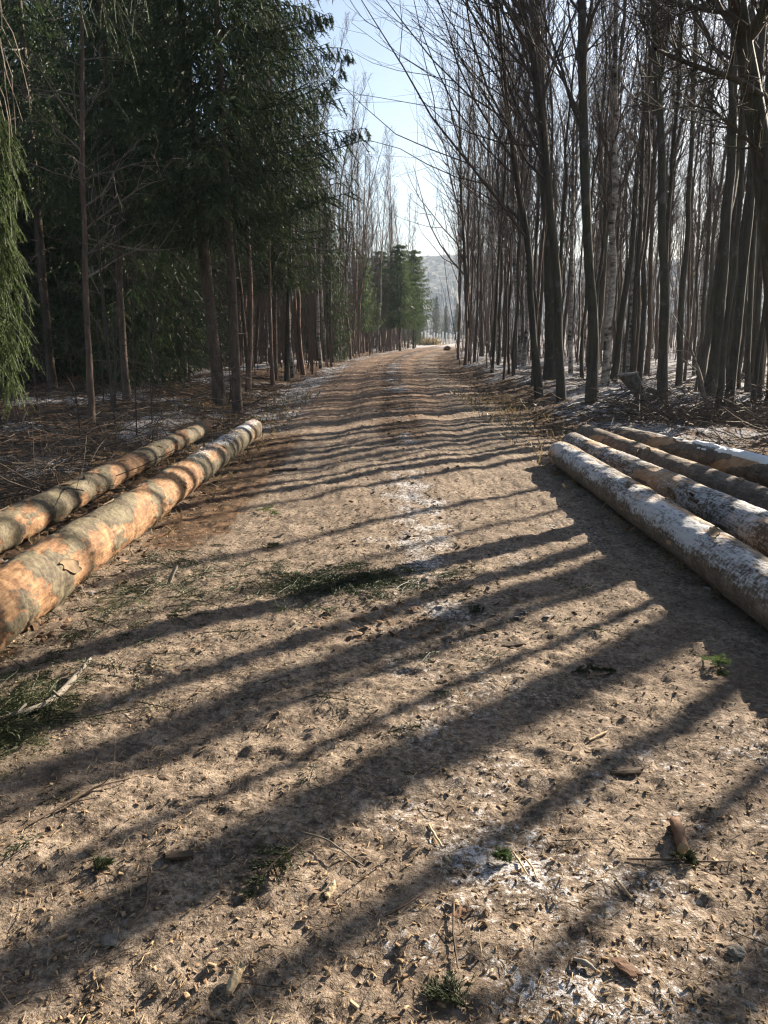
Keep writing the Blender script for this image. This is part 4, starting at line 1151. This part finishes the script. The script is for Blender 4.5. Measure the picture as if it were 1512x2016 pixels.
def simple_stick(name, pts, radii, mat, label, cat, sides=7, end=None, twigs=0, seed=0, world=False, group=None):
    pts = np.array(pts, float); base = pts[0].copy()
    e = empty(name, base, label, cat, group)
    n = max(6, len(pts) * 3)
    q, _ = trunk_path(pts - base, n, seed, .003 * float(np.linalg.norm(pts[-1] - pts[0])) ** .5)
    r = np.interp(np.linspace(0, 1, n), np.linspace(0, 1, len(radii)), radii)
    mb = MB(); V, F = tubes(q, r, sides)
    V += (noise2(V[:, 0] * 70, V[:, 1] * 70 + V[:, 2] * 50, seed)[:, None] - .5) * r.max() * .35
    mb.add(V, F); obj('shaft', mb.mesh(name + '_shaft', M[mat], True), e)
    if end:
        for k, rowi in ((0, 0), (1, n - 1)):
            ring = V[rowi * sides:(rowi + 1) * sides]; c = ring.mean(0); d = (q[1] - q[0]) if k == 0 else (q[-1] - q[-2]); d = d / np.linalg.norm(d) * (-1 if k == 0 else 1)
            Vv = np.concatenate([ring * 1.0, (c + d * r[rowi] * .35)[None]]); a = np.arange(sides)
            mb = MB(); mb.add(Vv, np.stack([a, (a + 1) % sides, np.full(sides, sides)], -1)); obj('broken_end', mb.mesh('broken_end', M[end]), e)
    rng = np.random.default_rng(seed + 5)
    for k in range(twigs):
        p0, T = along(q[None], np.zeros(1, int), np.array([rng.uniform(.2, .9)]))
        d = side_dirs(T, np.array([.8]), rng, np.array([0, 0, .3]))
        ll = np.linalg.norm(pts[-1] - pts[0]) * rng.uniform(.15, .35)
        B = grow(p0, d, np.array([ll]), 5, -.05, .08, rng); B[..., 2] = np.maximum(B[..., 2], 0.004)
        mb = MB(); mb.add(*tubes(B, r.mean() * np.array([[.5, .45, .38, .3, .2]]), 5)); obj('side_twig', mb.mesh('side_twig', M[mat], True), e)
    return e

def gl(px, py, up=0.0):
    p = gp(px, py); p[2] = float(h_all(p[0], p[1])) + up
    return p

b = gp(1397, 800)
simple_stick('dead_sapling', [b, at(1380, 735, b[1]), at(1362, 690, b[1] - .1), at(1345, 650, b[1] - .15), at(1322, 615, b[1] - .2)], [.035, .03, .022, .014, .006], 'stick_grey', 'leaning dead pale sapling rooted in the brush heap', 'sapling', twigs=5, seed=3)
p0 = gl(1276, 792, .10); p1 = gl(1340, 820, .08)
simple_stick('root_log', [p0, (p0 + p1) / 2 + [0, 0, .03], p1], [.09, .085, .06], 'stump', 'short weathered log lying at the foot of the tilted stump', 'log', 10, 'wood_grey', seed=4)
simple_stick('dead_shoot', [gl(1075, 735), at(1062, 620, 20.3), at(1046, 540, 20.3), at(1043, 430, 20.3)], [.012, .011, .009, .004], 'stick_grey', 'pale thin dead shoot against the slim leaning track-edge tree', 'sapling', 6, seed=6)
p = gp(880, 690)
def boulder(p, r, mat, label, name='stump', cat='stump', seed=1, flat=.8):
    e = empty(name, (p[0], p[1], float(h_base(p[0], p[1]))), label, cat)
    n, m_ = 9, 14
    th = np.linspace(0.02, np.pi - .02, n)[:, None]; ph = np.linspace(0, 2 * np.pi, m_, endpoint=False)[None]
    X = np.sin(th) * np.cos(ph); Y = np.sin(th) * np.sin(ph); Z = np.cos(th) + 0 * ph
    k = 1 + .5 * (noise2(X * 1.7 + Z * 1.1 + 9, Y * 1.7 + Z + 9, seed) - .5) + .25 * (noise2(X * 4 + Z * 3 + 9, Y * 4 - Z * 2 + 9, seed + 1) - .5)
    V = np.stack([X * k * r, Y * k * r, Z * k * r * flat + r * flat * .55], -1).reshape(-1, 3)
    i = np.arange(n - 1)[:, None] * m_ + np.arange(m_)[None]; i2 = np.arange(n - 1)[:, None] * m_ + (np.arange(m_)[None] + 1) % m_
    me = make_mesh(name, V, [np.stack([i, i + m_, i2 + m_, i2], -1).reshape(-1, 4)], M[mat], False)
    obj('body', me, e); return e
boulder(p, .32, 'stick_red', 'reddish-brown rounded stump at the far road edge', 'tree_stump', 'stump', 12, .9)

POSTS = [830, 837, 843, 849, 855, 861, 866, 872, 879, 886, 893, 900]
M['post'] = stick_mat('pale_weathered_post', (0.68, 0.72, 0.74), (0.80, 0.82, 0.82))
def post_meshes():
    mb = MB(); mb.add(*tubes(np.array([[0, 0, -.1], [0, 0, .5], [.01, 0, 1.5], [.01, 0, 1.53]]), np.array([.115, .11, .11, .02]), 8))
    return mb.mesh('post_shaft', M['post'])
pm = post_meshes(); first = None
for i, x in enumerate(POSTS):
    Yp = 118 + (i % 3) * 2.0
    q = at(x, 668, Yp); loc = (q[0], q[1], float(h_base(q[0], q[1])))
    if first is None:
        first = empty('fence_post', loc, 'pale whitish post in the far row where the track ends', 'post', 'row of pale posts at the far end of the track')
        obj('shaft', pm, first)
    else:
        copy_tree(first, loc, i * .7, 0.85 + (i * 37 % 10) * .03, 'pale whitish post in the far row where the track ends')

# ------------------------------------------------------------------ single things lying on the track
simple_stick('broken_stick', [gl(1329, 1617, .018), gl(1337, 1650, .022), gl(1344, 1678, .018)], [.017, .019, .017], 'stick_red', 'short thick reddish broken branch piece lying alone on the frosty track', 'stick', 9, 'wood_pale', seed=21)
simple_stick('wood_splinter', [gl(1213, 1733, .006), gl(1232, 1758, .010), gl(1253, 1786, .006)], [.003, .005, .002], 'wood_pale', 'slim pale wood splinter lying before the reddish broken branch piece', 'splinter', 5, seed=22)
simple_stick('fallen_branch', [gl(180, 1322, .05), gl(140, 1355, .03), gl(95, 1400, .025), gl(60, 1416, .03), gl(-10, 1436, .03)], [.009, .013, .014, .012, .010], 'stick_grey', 'crooked fallen branch on the green sprays beside the thick half-peeled log', 'branch', 8, 'wood_pale', 2, 23)
simple_stick('upright_stick', [gl(333, 1152, 0), gl(333, 1152, .05) + [.015, .03, 0], gl(333, 1152, .10) + [.035, .07, 0]], [.014, .012, .012], 'stick_grey', 'short pale stick poking up from the grass beside the half-peeled log', 'stick', 7, 'wood_pale', seed=24)
simple_stick('dark_twig', [gl(55, 1637, .01), gl(130, 1600, .02), gl(190, 1570, .02), gl(256, 1545, .012)], [.004, .005, .005, .003], 'stick', 'long dark twig on the sunlit sand near the green sprays', 'twig', 6, None, 2, 25)
simple_stick('bent_twig', [gl(296, 1727, .01), gl(289, 1765, .015), gl(284, 1803, .01), gl(252, 1838, .01)], [.003, .004, .004, .002], 'stick', 'bent thin twig pointing to the two grey stones', 'twig', 6, None, 1, 26)
simple_stick('thin_twig', [gl(891, 1783, .008), gl(889, 1830, .012), gl(896, 1880, .012), gl(902, 1918, .008)], [.002, .003, .003, .002], 'stick', 'long thin dark twig lying along the frosty centre strip', 'twig', 5, None, 1, 27)
simple_stick('forked_twig', [gl(757, 1806, .008), gl(790, 1800, .015), gl(836, 1766, .012)], [.0025, .0035, .002], 'stick', 'forked dark twig among leaves on the frosty centre strip', 'twig', 5, None, 2, 28)
simple_stick('curved_stalk', [gl(594, 1660, .03), gl(640, 1668, .035), gl(680, 1685, .02), gl(714, 1703, .006)], [.003, .003, .0025, .002], 'stick_grey', 'curved pale stalk arching from the dark spruce spray', 'stalk', 5, seed=29)
simple_stick('wood_splinter', [gl(1008, 1672, .006), gl(1022, 1700, .012), gl(1040, 1730, .006)], [.002, .004, .002], 'wood_pale', 'pale splinter crossing another beside the small lit green sprig', 'splinter', 5, seed=30)
simple_stick('wood_splinter', [gl(1024, 1683, .012), gl(1045, 1705, .014), gl(1058, 1736, .006)], [.002, .003, .002], 'wood_pale', 'thinner pale splinter lying over another one by the small lit green sprig', 'splinter', 5, seed=31)
simple_stick('wood_splinter', [gl(843, 1632, .006), gl(855, 1650, .012), gl(870, 1668, .006)], [.003, .005, .003], 'wood_pale', 'short pale splinter in the hollow of the centre strip', 'splinter', 5, seed=32)
simple_stick('wood_splinter', [gl(1130, 1900, .006), gl(1150, 1916, .012), gl(1172, 1928, .006)], [.006, .008, .004], 'wood_grey', 'grey wood splinter near the reddish bark scrap', 'splinter', 5, seed=33)
simple_stick('wood_splinter', [gl(1160, 1460, .006), gl(1178, 1452, .012), gl(1195, 1444, .006)], [.004, .006, .004], 'wood_pale', 'pale splinter at the edge of the broad shadow by the hollow', 'splinter', 5, seed=34)
simple_stick('dark_twig', [gl(1235, 1700, .01), gl(1380, 1703, .02), gl(1440, 1699, .01)], [.003, .004, .002], 'stick', 'dark twig just past the end of the reddish broken branch piece', 'twig', 5, seed=35)
simple_stick('dry_stalk', [gl(70, 960, 0), gl(72, 960, .35), gl(76, 958, .75)], [.004, .003, .0015], 'twig_dead', 'tall dry stalk standing before the thinner peeled log', 'stalk', 4, seed=36)
simple_stick('dry_stalk', [gl(90, 930, 0), gl(84, 930, .45), gl(91, 928, .85)], [.004, .003, .0015], 'twig_dead', 'bent dry stalk behind the tall one at the thinner peeled log', 'stalk', 4, seed=37)

def slab(px, py, l, w, h, rz, mat, label, name, cat, seed, tilt=0.15):
    p = gl(px, py, .002); rng = np.random.default_rng(seed)
    e = empty(name, p, label, cat, None, rz)
    nx, ny = 7, 4
    a = np.linspace(-1, 1, nx)[:, None]; c = np.linspace(-1, 1, ny)[None]
    jl = 1 + rng.normal(0, .13, (nx, ny)) * (np.abs(a) > .9)
    X = a * l / 2 * jl; Y = c * w / 2 * (1 - .25 * a ** 2) + rng.normal(0, w * .03, (nx, ny))
    Z = h + .25 * l * tilt * (a + 1) + rng.normal(0, h * .15, (nx, ny)) - .3 * h * c ** 2
    top = np.stack([X, Y, Z], -1).reshape(-1, 3); bot = top.copy(); bot[:, 2] -= h; bot[:, :2] *= .94
    q = np.array([[i * ny + j, (i + 1) * ny + j, (i + 1) * ny + j + 1, i * ny + j + 1] for i in range(nx - 1) for j in range(ny - 1)])
    rim = [i * ny for i in range(nx)] + [(nx - 1) * ny + j for j in range(1, ny)] + [i * ny + ny - 1 for i in range(nx - 2, -1, -1)] + [j for j in range(ny - 2, 0, -1)]
    k = nx * ny; ee = np.array([[rim[z], rim[(z + 1) % len(rim)] , rim[(z + 1) % len(rim)] + k, rim[z] + k] for z in range(len(rim))])
    obj('piece', make_mesh(name, np.concatenate([top, bot]), [q, q[:, ::-1] + k, ee[:, ::-1]], M[mat]), e)
slab(464, 1938, .075, .024, .010, 1.3, 'wood_pale', 'thick pale wood chip standing proud of the near track', 'wood_chip', 'wood chip', 1, .5)
slab(650, 1755, .055, .022, .008, 1.2, 'wood_pale', 'flat yellowish wood chip beside the dark spruce spray', 'wood_chip', 'wood chip', 2, .3)
slab(1232, 1928, .06, .032, .006, 2.3, 'stick_red', 'reddish scrap of bark at the near edge of the frosty patch', 'bark_scrap', 'bark', 3, .25)
slab(906, 1802, .05, .03, .004, .5, 'stick_red', 'reddish-brown dead leaf on the frosty centre strip', 'bark_scrap', 'leaf', 4, .4)
slab(352, 1692, .085, .035, .010, .1, 'clod', 'dark flat slab of bark on the sunlit sand', 'bark_scrap', 'bark', 5, .15)
slab(1236, 1522, .11, .035, .012, .0, 'clod', 'dark flat bark slab among frost past the broad shadow', 'bark_scrap', 'bark', 6, .1)
slab(1010, 1270, .10, .05, .010, .2, 'clod', 'dark bark fragment high on the sunlit track', 'bark_scrap', 'bark', 7, .1)
slab(560, 925, .30, .12, .02, .1, 'clod', 'dark flat slab of bark at the track edge near the frosted log end', 'bark_scrap', 'bark', 8, .05)
def small_stone(px, py, r, mat, label, seed, name='stone', cat='stone'):
    p = gl(px, py, -.004); e = boulder(p, r, mat, label, name, cat, seed, .42); e.location[2] = p[2] - r * .22
small_stone(220, 1852, .027, 'stone', 'larger of the two grey stones at the foot of the bent twig', 1)
small_stone(243, 1822, .019, 'stone', 'smaller grey stone touching the bent twig', 2)
small_stone(236, 1382, .028, 'clod', 'round dark clod of earth below the fallen branch', 3, 'earth_clod', 'clod')
small_stone(318, 1530, .022, 'clod', 'dark clod of earth on the brightest sand', 4, 'earth_clod', 'clod')
small_stone(1476, 1985, .018, 'stone', 'small pale stone at the near corner of the sand', 5)
small_stone(1010, 1275, .02, 'clod', 'small dark lump high on the sunlit track', 6, 'earth_clod', 'clod')
small_stone(1450, 1878, .022, 'stone', 'pale yellowish stone on the near sunlit sand', 7)

def sprig(px, py, px2, py2, width, mat, label, seed, dens=1.0, lift=.02):
    a = gl(px, py, .008); b = gl(px2, py2, .008); rng = np.random.default_rng(seed)
    e = empty('spruce_sprig', a, label, 'spruce sprig')
    q, _ = trunk_path(np.stack([a * 0, (b - a) / 2 + [0, 0, lift], b - a]), 9, seed, .004)
    Lq = np.linalg.norm(b - a)
    mb = MB(); mb.add(*tubes(q, np.linspace(.0035, .0012, 9), 5)); obj('stem', mb.mesh('sprig_stem', M['stick'], True), e)
    nb = 14; s = rng.uniform(.08, .95, nb * 2); p, T = along(q[None], np.zeros(nb * 2, int), s)
    lat = norm(np.cross(T, [0, 0, 1.0])) * np.tile([1, -1], nb)[:, None]
    D = norm(T * .8 + lat + np.array([0, 0, 1]) * rng.uniform(-.1, .35, nb * 2)[:, None])
    C = grow(p, D, width * (1.1 - s) * rng.uniform(.6, 1.2, nb * 2), 4, -.03, .06, rng)
    c = MB(); c.add(*tubes(C, np.full((nb * 2, 4), .0011), 3))
    for CC, k in ((q[None], int(150 * dens)), (C, int(42 * dens))):
        i3 = np.repeat(np.arange(len(CC)), k); q3, T3 = along(CC, i3, rng.uniform(0, .999, len(i3)))
        side = side_dirs(T3, rng.uniform(.5, 1.0, len(i3)), rng); wv = norm(np.cross(side, rng.normal(0, 1, side.shape)))
        ln = .016 * rng.uniform(.7, 1.25, len(i3))[:, None]
        V = np.stack([q3 - wv * .0011, q3 + wv * .0011, q3 + side * ln], 1).reshape(-1, 3)
        V[:, 2] = np.maximum(V[:, 2], -.003)
        c.add(V, np.arange(len(V)).reshape(-1, 3))
    obj('needles', c.mesh('sprig_needles', M[mat]), e)
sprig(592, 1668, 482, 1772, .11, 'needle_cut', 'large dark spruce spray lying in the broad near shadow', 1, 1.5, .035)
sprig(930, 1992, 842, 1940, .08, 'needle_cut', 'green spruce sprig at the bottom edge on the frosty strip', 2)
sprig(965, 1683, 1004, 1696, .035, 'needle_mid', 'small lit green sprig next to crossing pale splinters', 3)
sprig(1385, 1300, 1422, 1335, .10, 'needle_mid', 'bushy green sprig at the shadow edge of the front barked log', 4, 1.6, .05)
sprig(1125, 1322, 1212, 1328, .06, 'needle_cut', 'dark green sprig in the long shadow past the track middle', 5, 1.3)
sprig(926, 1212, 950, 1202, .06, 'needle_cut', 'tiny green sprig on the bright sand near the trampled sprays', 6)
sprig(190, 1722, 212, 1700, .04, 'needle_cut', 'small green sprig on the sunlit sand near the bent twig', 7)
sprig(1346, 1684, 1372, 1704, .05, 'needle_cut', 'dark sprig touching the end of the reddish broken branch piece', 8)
sprig(505, 1010, 545, 1018, .16, 'needle_sunlit', 'green tuft on the sunlit sand across from the half-peeled log', 10, 1.2, .04)
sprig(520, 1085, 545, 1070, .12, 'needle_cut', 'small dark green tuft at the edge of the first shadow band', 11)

# ------------------------------------------------------------------ litter nobody could count
def blades(c, p, d, w, ln, rng, bend=.3):
    wv = norm(np.cross(d, rng.normal(0, 1, d.shape)))
    mid = p + d * ln * .5 + rng.normal(0, 1, p.shape) * ln * bend * .3
    V = np.stack([p - wv * w, p + wv * w, mid + wv * w, p + d * ln, mid - wv * w], 1).reshape(-1, 3)
    c.add(V, np.arange(len(V)).reshape(-1, 5))

def flat_bits(n, x, y, l0, l1, asp0, asp1, seed, up, thick=True, tilt=.35):
    rng = np.random.default_rng(seed + 5000)
    z = h_all(x, y) + up
    a = rng.uniform(0, 6.28, n)
    ln = rng.uniform(l0, l1, n) * rng.uniform(.5, 1, n); wd = ln * rng.uniform(asp0, asp1, n)
    ux = np.stack([np.cos(a), np.sin(a), rng.normal(0, tilt, n)], -1); ux = norm(ux)
    uy = norm(np.cross(np.stack([rng.normal(0, tilt, n), rng.normal(0, tilt, n), np.ones(n)], -1), ux)); uz = np.cross(ux, uy)
    P = np.stack([x, y, z], -1)[:, None]
    h = (ln * .10)[:, None, None] * uz[:, None]
    cx = (ln / 2)[:, None, None] * ux[:, None]; cy = (wd / 2)[:, None, None] * uy[:, None]
    k1 = rng.uniform(.4, 1.1, (n, 4, 1))
    top = np.concatenate([P - cx * k1[:, :1] - cy, P + cx - cy * k1[:, 1:2], P + cx * k1[:, 2:3] + cy, P - cx + cy * k1[:, 3:]], 1) + h
    cen = P + h * 1.8
    V = np.concatenate([top, cen, top - h * 2], 1)         # 4 + 1 + 4
    f = np.array([[0, 1, 4], [1, 2, 4], [2, 3, 4], [3, 0, 4]]); g = np.array([[0, 5, 6, 1], [1, 6, 7, 2], [2, 7, 8, 3], [3, 8, 5, 0]])
    o = np.arange(n)[:, None, None] * 9
    c = MB(); Vf = V.reshape(-1, 3)
    F3 = (o + f).reshape(-1, 3); F4 = (o + g).reshape(-1, 4)
    c.F = {3: [F3], 4: [F4]} if thick else {3: [F3]}
    c.V = [Vf]; c.A = [np.zeros(len(Vf))]; c.n = len(Vf)
    return c

def near_pts(n, seed, xw, y0, y1, p=1.6):
    rng = np.random.default_rng(seed)
    y = y0 + (y1 - y0) * rng.uniform(0, 1, n) ** p
    return rng.uniform(-1, 1, n) * np.minimum(xw, .55 * y + .3), y
def stuff(name, c, mat, label): tag(obj(name, c.mesh(name, M[mat])), label, None, None, 'stuff')
x, y = near_pts(8500, 1, 2.0, 1.4, 9, 1.5)
stuff('wood_chip_litter', flat_bits(len(x), x, y, .008, .030, .16, .5, 1, .001, True, .28), 'chip', 'small wood chips and bark bits scattered over the near track')
x, y = near_pts(6000, 2, 1.9, 1.4, 6, 1.6)
stuff('sand_clods', flat_bits(len(x), x, y, .006, .018, .6, 1.0, 2, .001, True, .5), 'sandclod', 'small crumbs and clods of sandy soil on the track')
x, y = near_pts(9000, 6, 2.0, 1.4, 8, 1.6)
stuff('straw_litter', flat_bits(len(x), x, y, .015, .05, .035, .08, 6, .002, False, .15), 'straw', 'thin pale straws and needles strewn on the near track')
rng = np.random.default_rng(3)
# leaf litter: verges, centre strip and woodland floor
n = 15000
y = 4 + 38 * rng.uniform(0, 1, n) ** 1.5; sgn = np.where(rng.uniform(0, 1, n) < .5, 1, -1)
x = road_cx(y) + sgn * (1.75 + np.abs(rng.normal(0, 1.6, n)) + rng.uniform(0, .8, n) * rng.uniform(0, 1, n))
kc = rng.uniform(0, 1, n) < .13; x = np.where(kc, road_cx(y) + rng.normal(.1, .4, n), x)
stuff('leaf_litter', flat_bits(n, x, y, .03, .07, .45, .75, 4, .004, False, .35), 'leaf', 'brown dead leaves on the verges and down the track centre')
n = 5000
y = 8 + 22 * rng.uniform(0, 1, n); x = np.where(rng.uniform(0, 1, n) < .5, rng.uniform(2.6, 12, n), rng.uniform(-12, -2.6, n))
stuff('leaf_litter', flat_bits(n, x, y, .05, .12, .5, .8, 5, .01, False, .5), 'leaf', 'brown dead leaves over the woodland floor')

def brush(name, n, xf, yr, seed, label, mat, ll=(.3, 1.3), zmax=.25, rad=(.004, .011), upz=.22, yp=1.0):
    rng = np.random.default_rng(seed); y = yr[0] + (yr[1] - yr[0]) * rng.uniform(0, 1, n) ** yp
    lo, hi = np.array([xf(v) for v in y]).T; x = rng.uniform(lo, hi)
    z = h_base(x, y) + rng.uniform(0, zmax, n) * rng.uniform(0, 1, n)
    a = rng.uniform(0, 6.28, n)
    D = np.stack([np.cos(a), np.sin(a), rng.normal(.05, upz, n)], -1)
    P = grow(np.stack([x, y, z], -1), D, rng.uniform(*ll, n), 5, -.03, .10, rng)
    g = h_base(P[..., 0], P[..., 1]); P[..., 2] = np.maximum(P[..., 2], g + .004)
    c = MB(); c.add(*tubes(P, rng.uniform(*rad, n)[:, None] * np.linspace(1, .45, 5)[None], 4))
    k = 3; idx = np.repeat(np.arange(n), k); A, T = along(P, idx, rng.uniform(.2, .95, n * k))
    B = grow(A, side_dirs(T, rng.uniform(.5, 1, n * k), rng), rng.uniform(.08, .35, n * k), 3, .02, .1, rng)
    c.add(*tubes(B, np.full((n * k, 1), rad[0] * .6) * np.linspace(1, .5, 3)[None], 3))
    stuff(name, c, mat, label)
brush('brushwood', 1300, lambda y: (-.5 * y - .5, -2.95 if y < 13 else -2.5), (7, 24), 71, 'tangle of dead twigs and brash under the dark spruces', 'stick', yp=.9)
brush('brushwood', 500, lambda y: (-.5 * y - .5, -3.1), (6, 22), 72, 'bleached dead twigs lying under the dark spruces', 'twig_dead', (.3, 1.0), .3, (.003, .006))
brush('brushwood', 700, lambda y: (2.9 if y > 12.5 else 3.9, .49 * y + .5), (10.5, 30), 73, 'scattered brash and twigs over the snowy floor beyond the barked logs', 'stick', yp=1.2)
bh = gp(1385, 832)
brush('brushwood', 900, lambda y: (bh[0] - 1.5, bh[0] + 2.6), (bh[1] - 1.3, bh[1] + 1.2), 74, 'heap of dark brash behind the snow-topped log', 'stick', (.3, 1.4), .38, (.004, .012), .3)
brush('brushwood', 260, lambda y: (-1.95, 2.3), (1.4, 12), 75, 'loose little twigs strewn over the track', 'stick', (.05, .22), .01, (.001, .0025), .05, 1.5)

def sprays(name, n, cx, cy, sx, sy, seed, label, mat):
    rng = np.random.default_rng(seed)
    x = rng.normal(cx, sx, n); y = rng.normal(cy, sy, n)
    x, y = x + (y - cy) * .0, np.maximum(y, 1.4)
    z = h_all(x, y) + rng.uniform(.003, .05, n) * rng.uniform(0, 1, n)
    a = rng.uniform(0, 6.28, n); D = np.stack([np.cos(a), np.sin(a), rng.normal(.08, .16, n)], -1)
    Lm = rng.uniform(.10, .32, n)
    P = grow(np.stack([x, y, z], -1), D, Lm, 6, -.05, .07, rng)
    P[..., 2] = np.maximum(P[..., 2], h_base(P[..., 0], P[..., 1]) - .01)
    c = MB(); c.add(*tubes(P, np.full((n, 1), .0024) * np.linspace(1, .4, 6)[None], 4))
    k = 12; idx = np.repeat(np.arange(n), k); s_ = np.tile((np.arange(k) + .8) / k, n); p2, T = along(P, idx, s_)
    lat = norm(np.cross(T, [0, 0, 1.0]) + rng.normal(0, .15, T.shape)) * np.tile([1, -1], n * k // 2)[:, None]
    C = grow(p2, T * .75 + lat, Lm[idx] * (.5 - .34 * s_) * rng.uniform(.6, 1.2, len(idx)), 4, -.03, .06, rng)
    for CC, kk in ((P, 18), (C, 8)):
        i3 = np.repeat(np.arange(len(CC)), kk); q3, T3 = along(CC, i3, rng.uniform(0, .999, len(i3)))
        side = side_dirs(T3, rng.uniform(.45, .9, len(i3)), rng); wv = norm(np.cross(side, rng.normal(0, 1, side.shape)))
        ln = .020 * rng.uniform(.7, 1.25, len(i3))[:, None]
        V = np.stack([q3 - wv * .0017, q3 + wv * .0017, q3 + side * ln], 1).reshape(-1, 3)
        c.add(V, np.arange(len(V)).reshape(-1, 3))
    stuff(name, c, mat, label)
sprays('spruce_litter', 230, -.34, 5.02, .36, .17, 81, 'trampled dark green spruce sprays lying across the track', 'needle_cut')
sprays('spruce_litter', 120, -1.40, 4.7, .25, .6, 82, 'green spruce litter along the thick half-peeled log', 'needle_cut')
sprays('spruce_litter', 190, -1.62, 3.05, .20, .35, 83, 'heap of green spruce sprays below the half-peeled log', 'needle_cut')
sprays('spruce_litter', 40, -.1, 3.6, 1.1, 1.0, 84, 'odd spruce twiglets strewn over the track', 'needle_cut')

# dry grass: by the logs, on the verges and the pale tuft at the far end of the track
def grass(name, n, x, y, seed, label, h=(.05, .18), lean=.7):
    rng = np.random.default_rng(seed); z = h_base(x, y)
    D = norm(np.stack([rng.normal(0, lean, n), rng.normal(0, lean, n), np.ones(n)], -1))
    c = MB(); blades(c, np.stack([x, y, z], -1), D, .002 + .0004 * y[:, None], rng.uniform(*h, n)[:, None], rng, .5)
    stuff(name, c, 'grass', label)
rng = np.random.default_rng(9)
n = 2600; y = rng.uniform(4.5, 22, n); grass('dry_grass', n, np.where(rng.uniform(0, 1, n) < .65, rng.uniform(-4.5, -1.6, n), rng.uniform(1.75, 3.2, n)), y, 91, 'dry grass stems beside the logs and along the verges')
n = 300; grass('dry_grass', n, at(846, 668, 112)[0] + rng.normal(0, .7, n), 112 + rng.normal(0, 1, n), 92, 'pale yellow grass tuft before the far posts', (.5, 1.2), .3)

# ------------------------------------------------------------------ the air: thin winter haze out to the hill
def haze():
    m = bpy.data.materials.new('winter_haze'); m.use_nodes = True; nt = m.node_tree; nt.nodes.clear()
    out = nt.nodes.new('ShaderNodeOutputMaterial'); v = nt.nodes.new('ShaderNodeVolumePrincipled')
    v.inputs['Color'].default_value = (0.72, 0.85, 1.0, 1); v.inputs['Density'].default_value = HAZE
    v.inputs['Anisotropy'].default_value = 0.0
    nt.links.new(v.outputs['Volume'], out.inputs['Volume'])
    x0, x1, y0, y1, z0, z1 = -1900, 1900, -700, 2200, -12, 104
    V = [(x, y, z) for z in (z0, z1) for y in (y0, y1) for x in (x0, x1)]
    F = np.array([[0, 2, 3, 1], [4, 5, 7, 6], [0, 1, 5, 4], [2, 6, 7, 3], [0, 4, 6, 2], [1, 3, 7, 5]])
    o = obj('haze', make_mesh('haze', np.array(V, float), [F], m))
    tag(o, 'thin cold haze in the air over the woods and the far hill', None, None, 'stuff')
HAZE = 0.0005
haze()
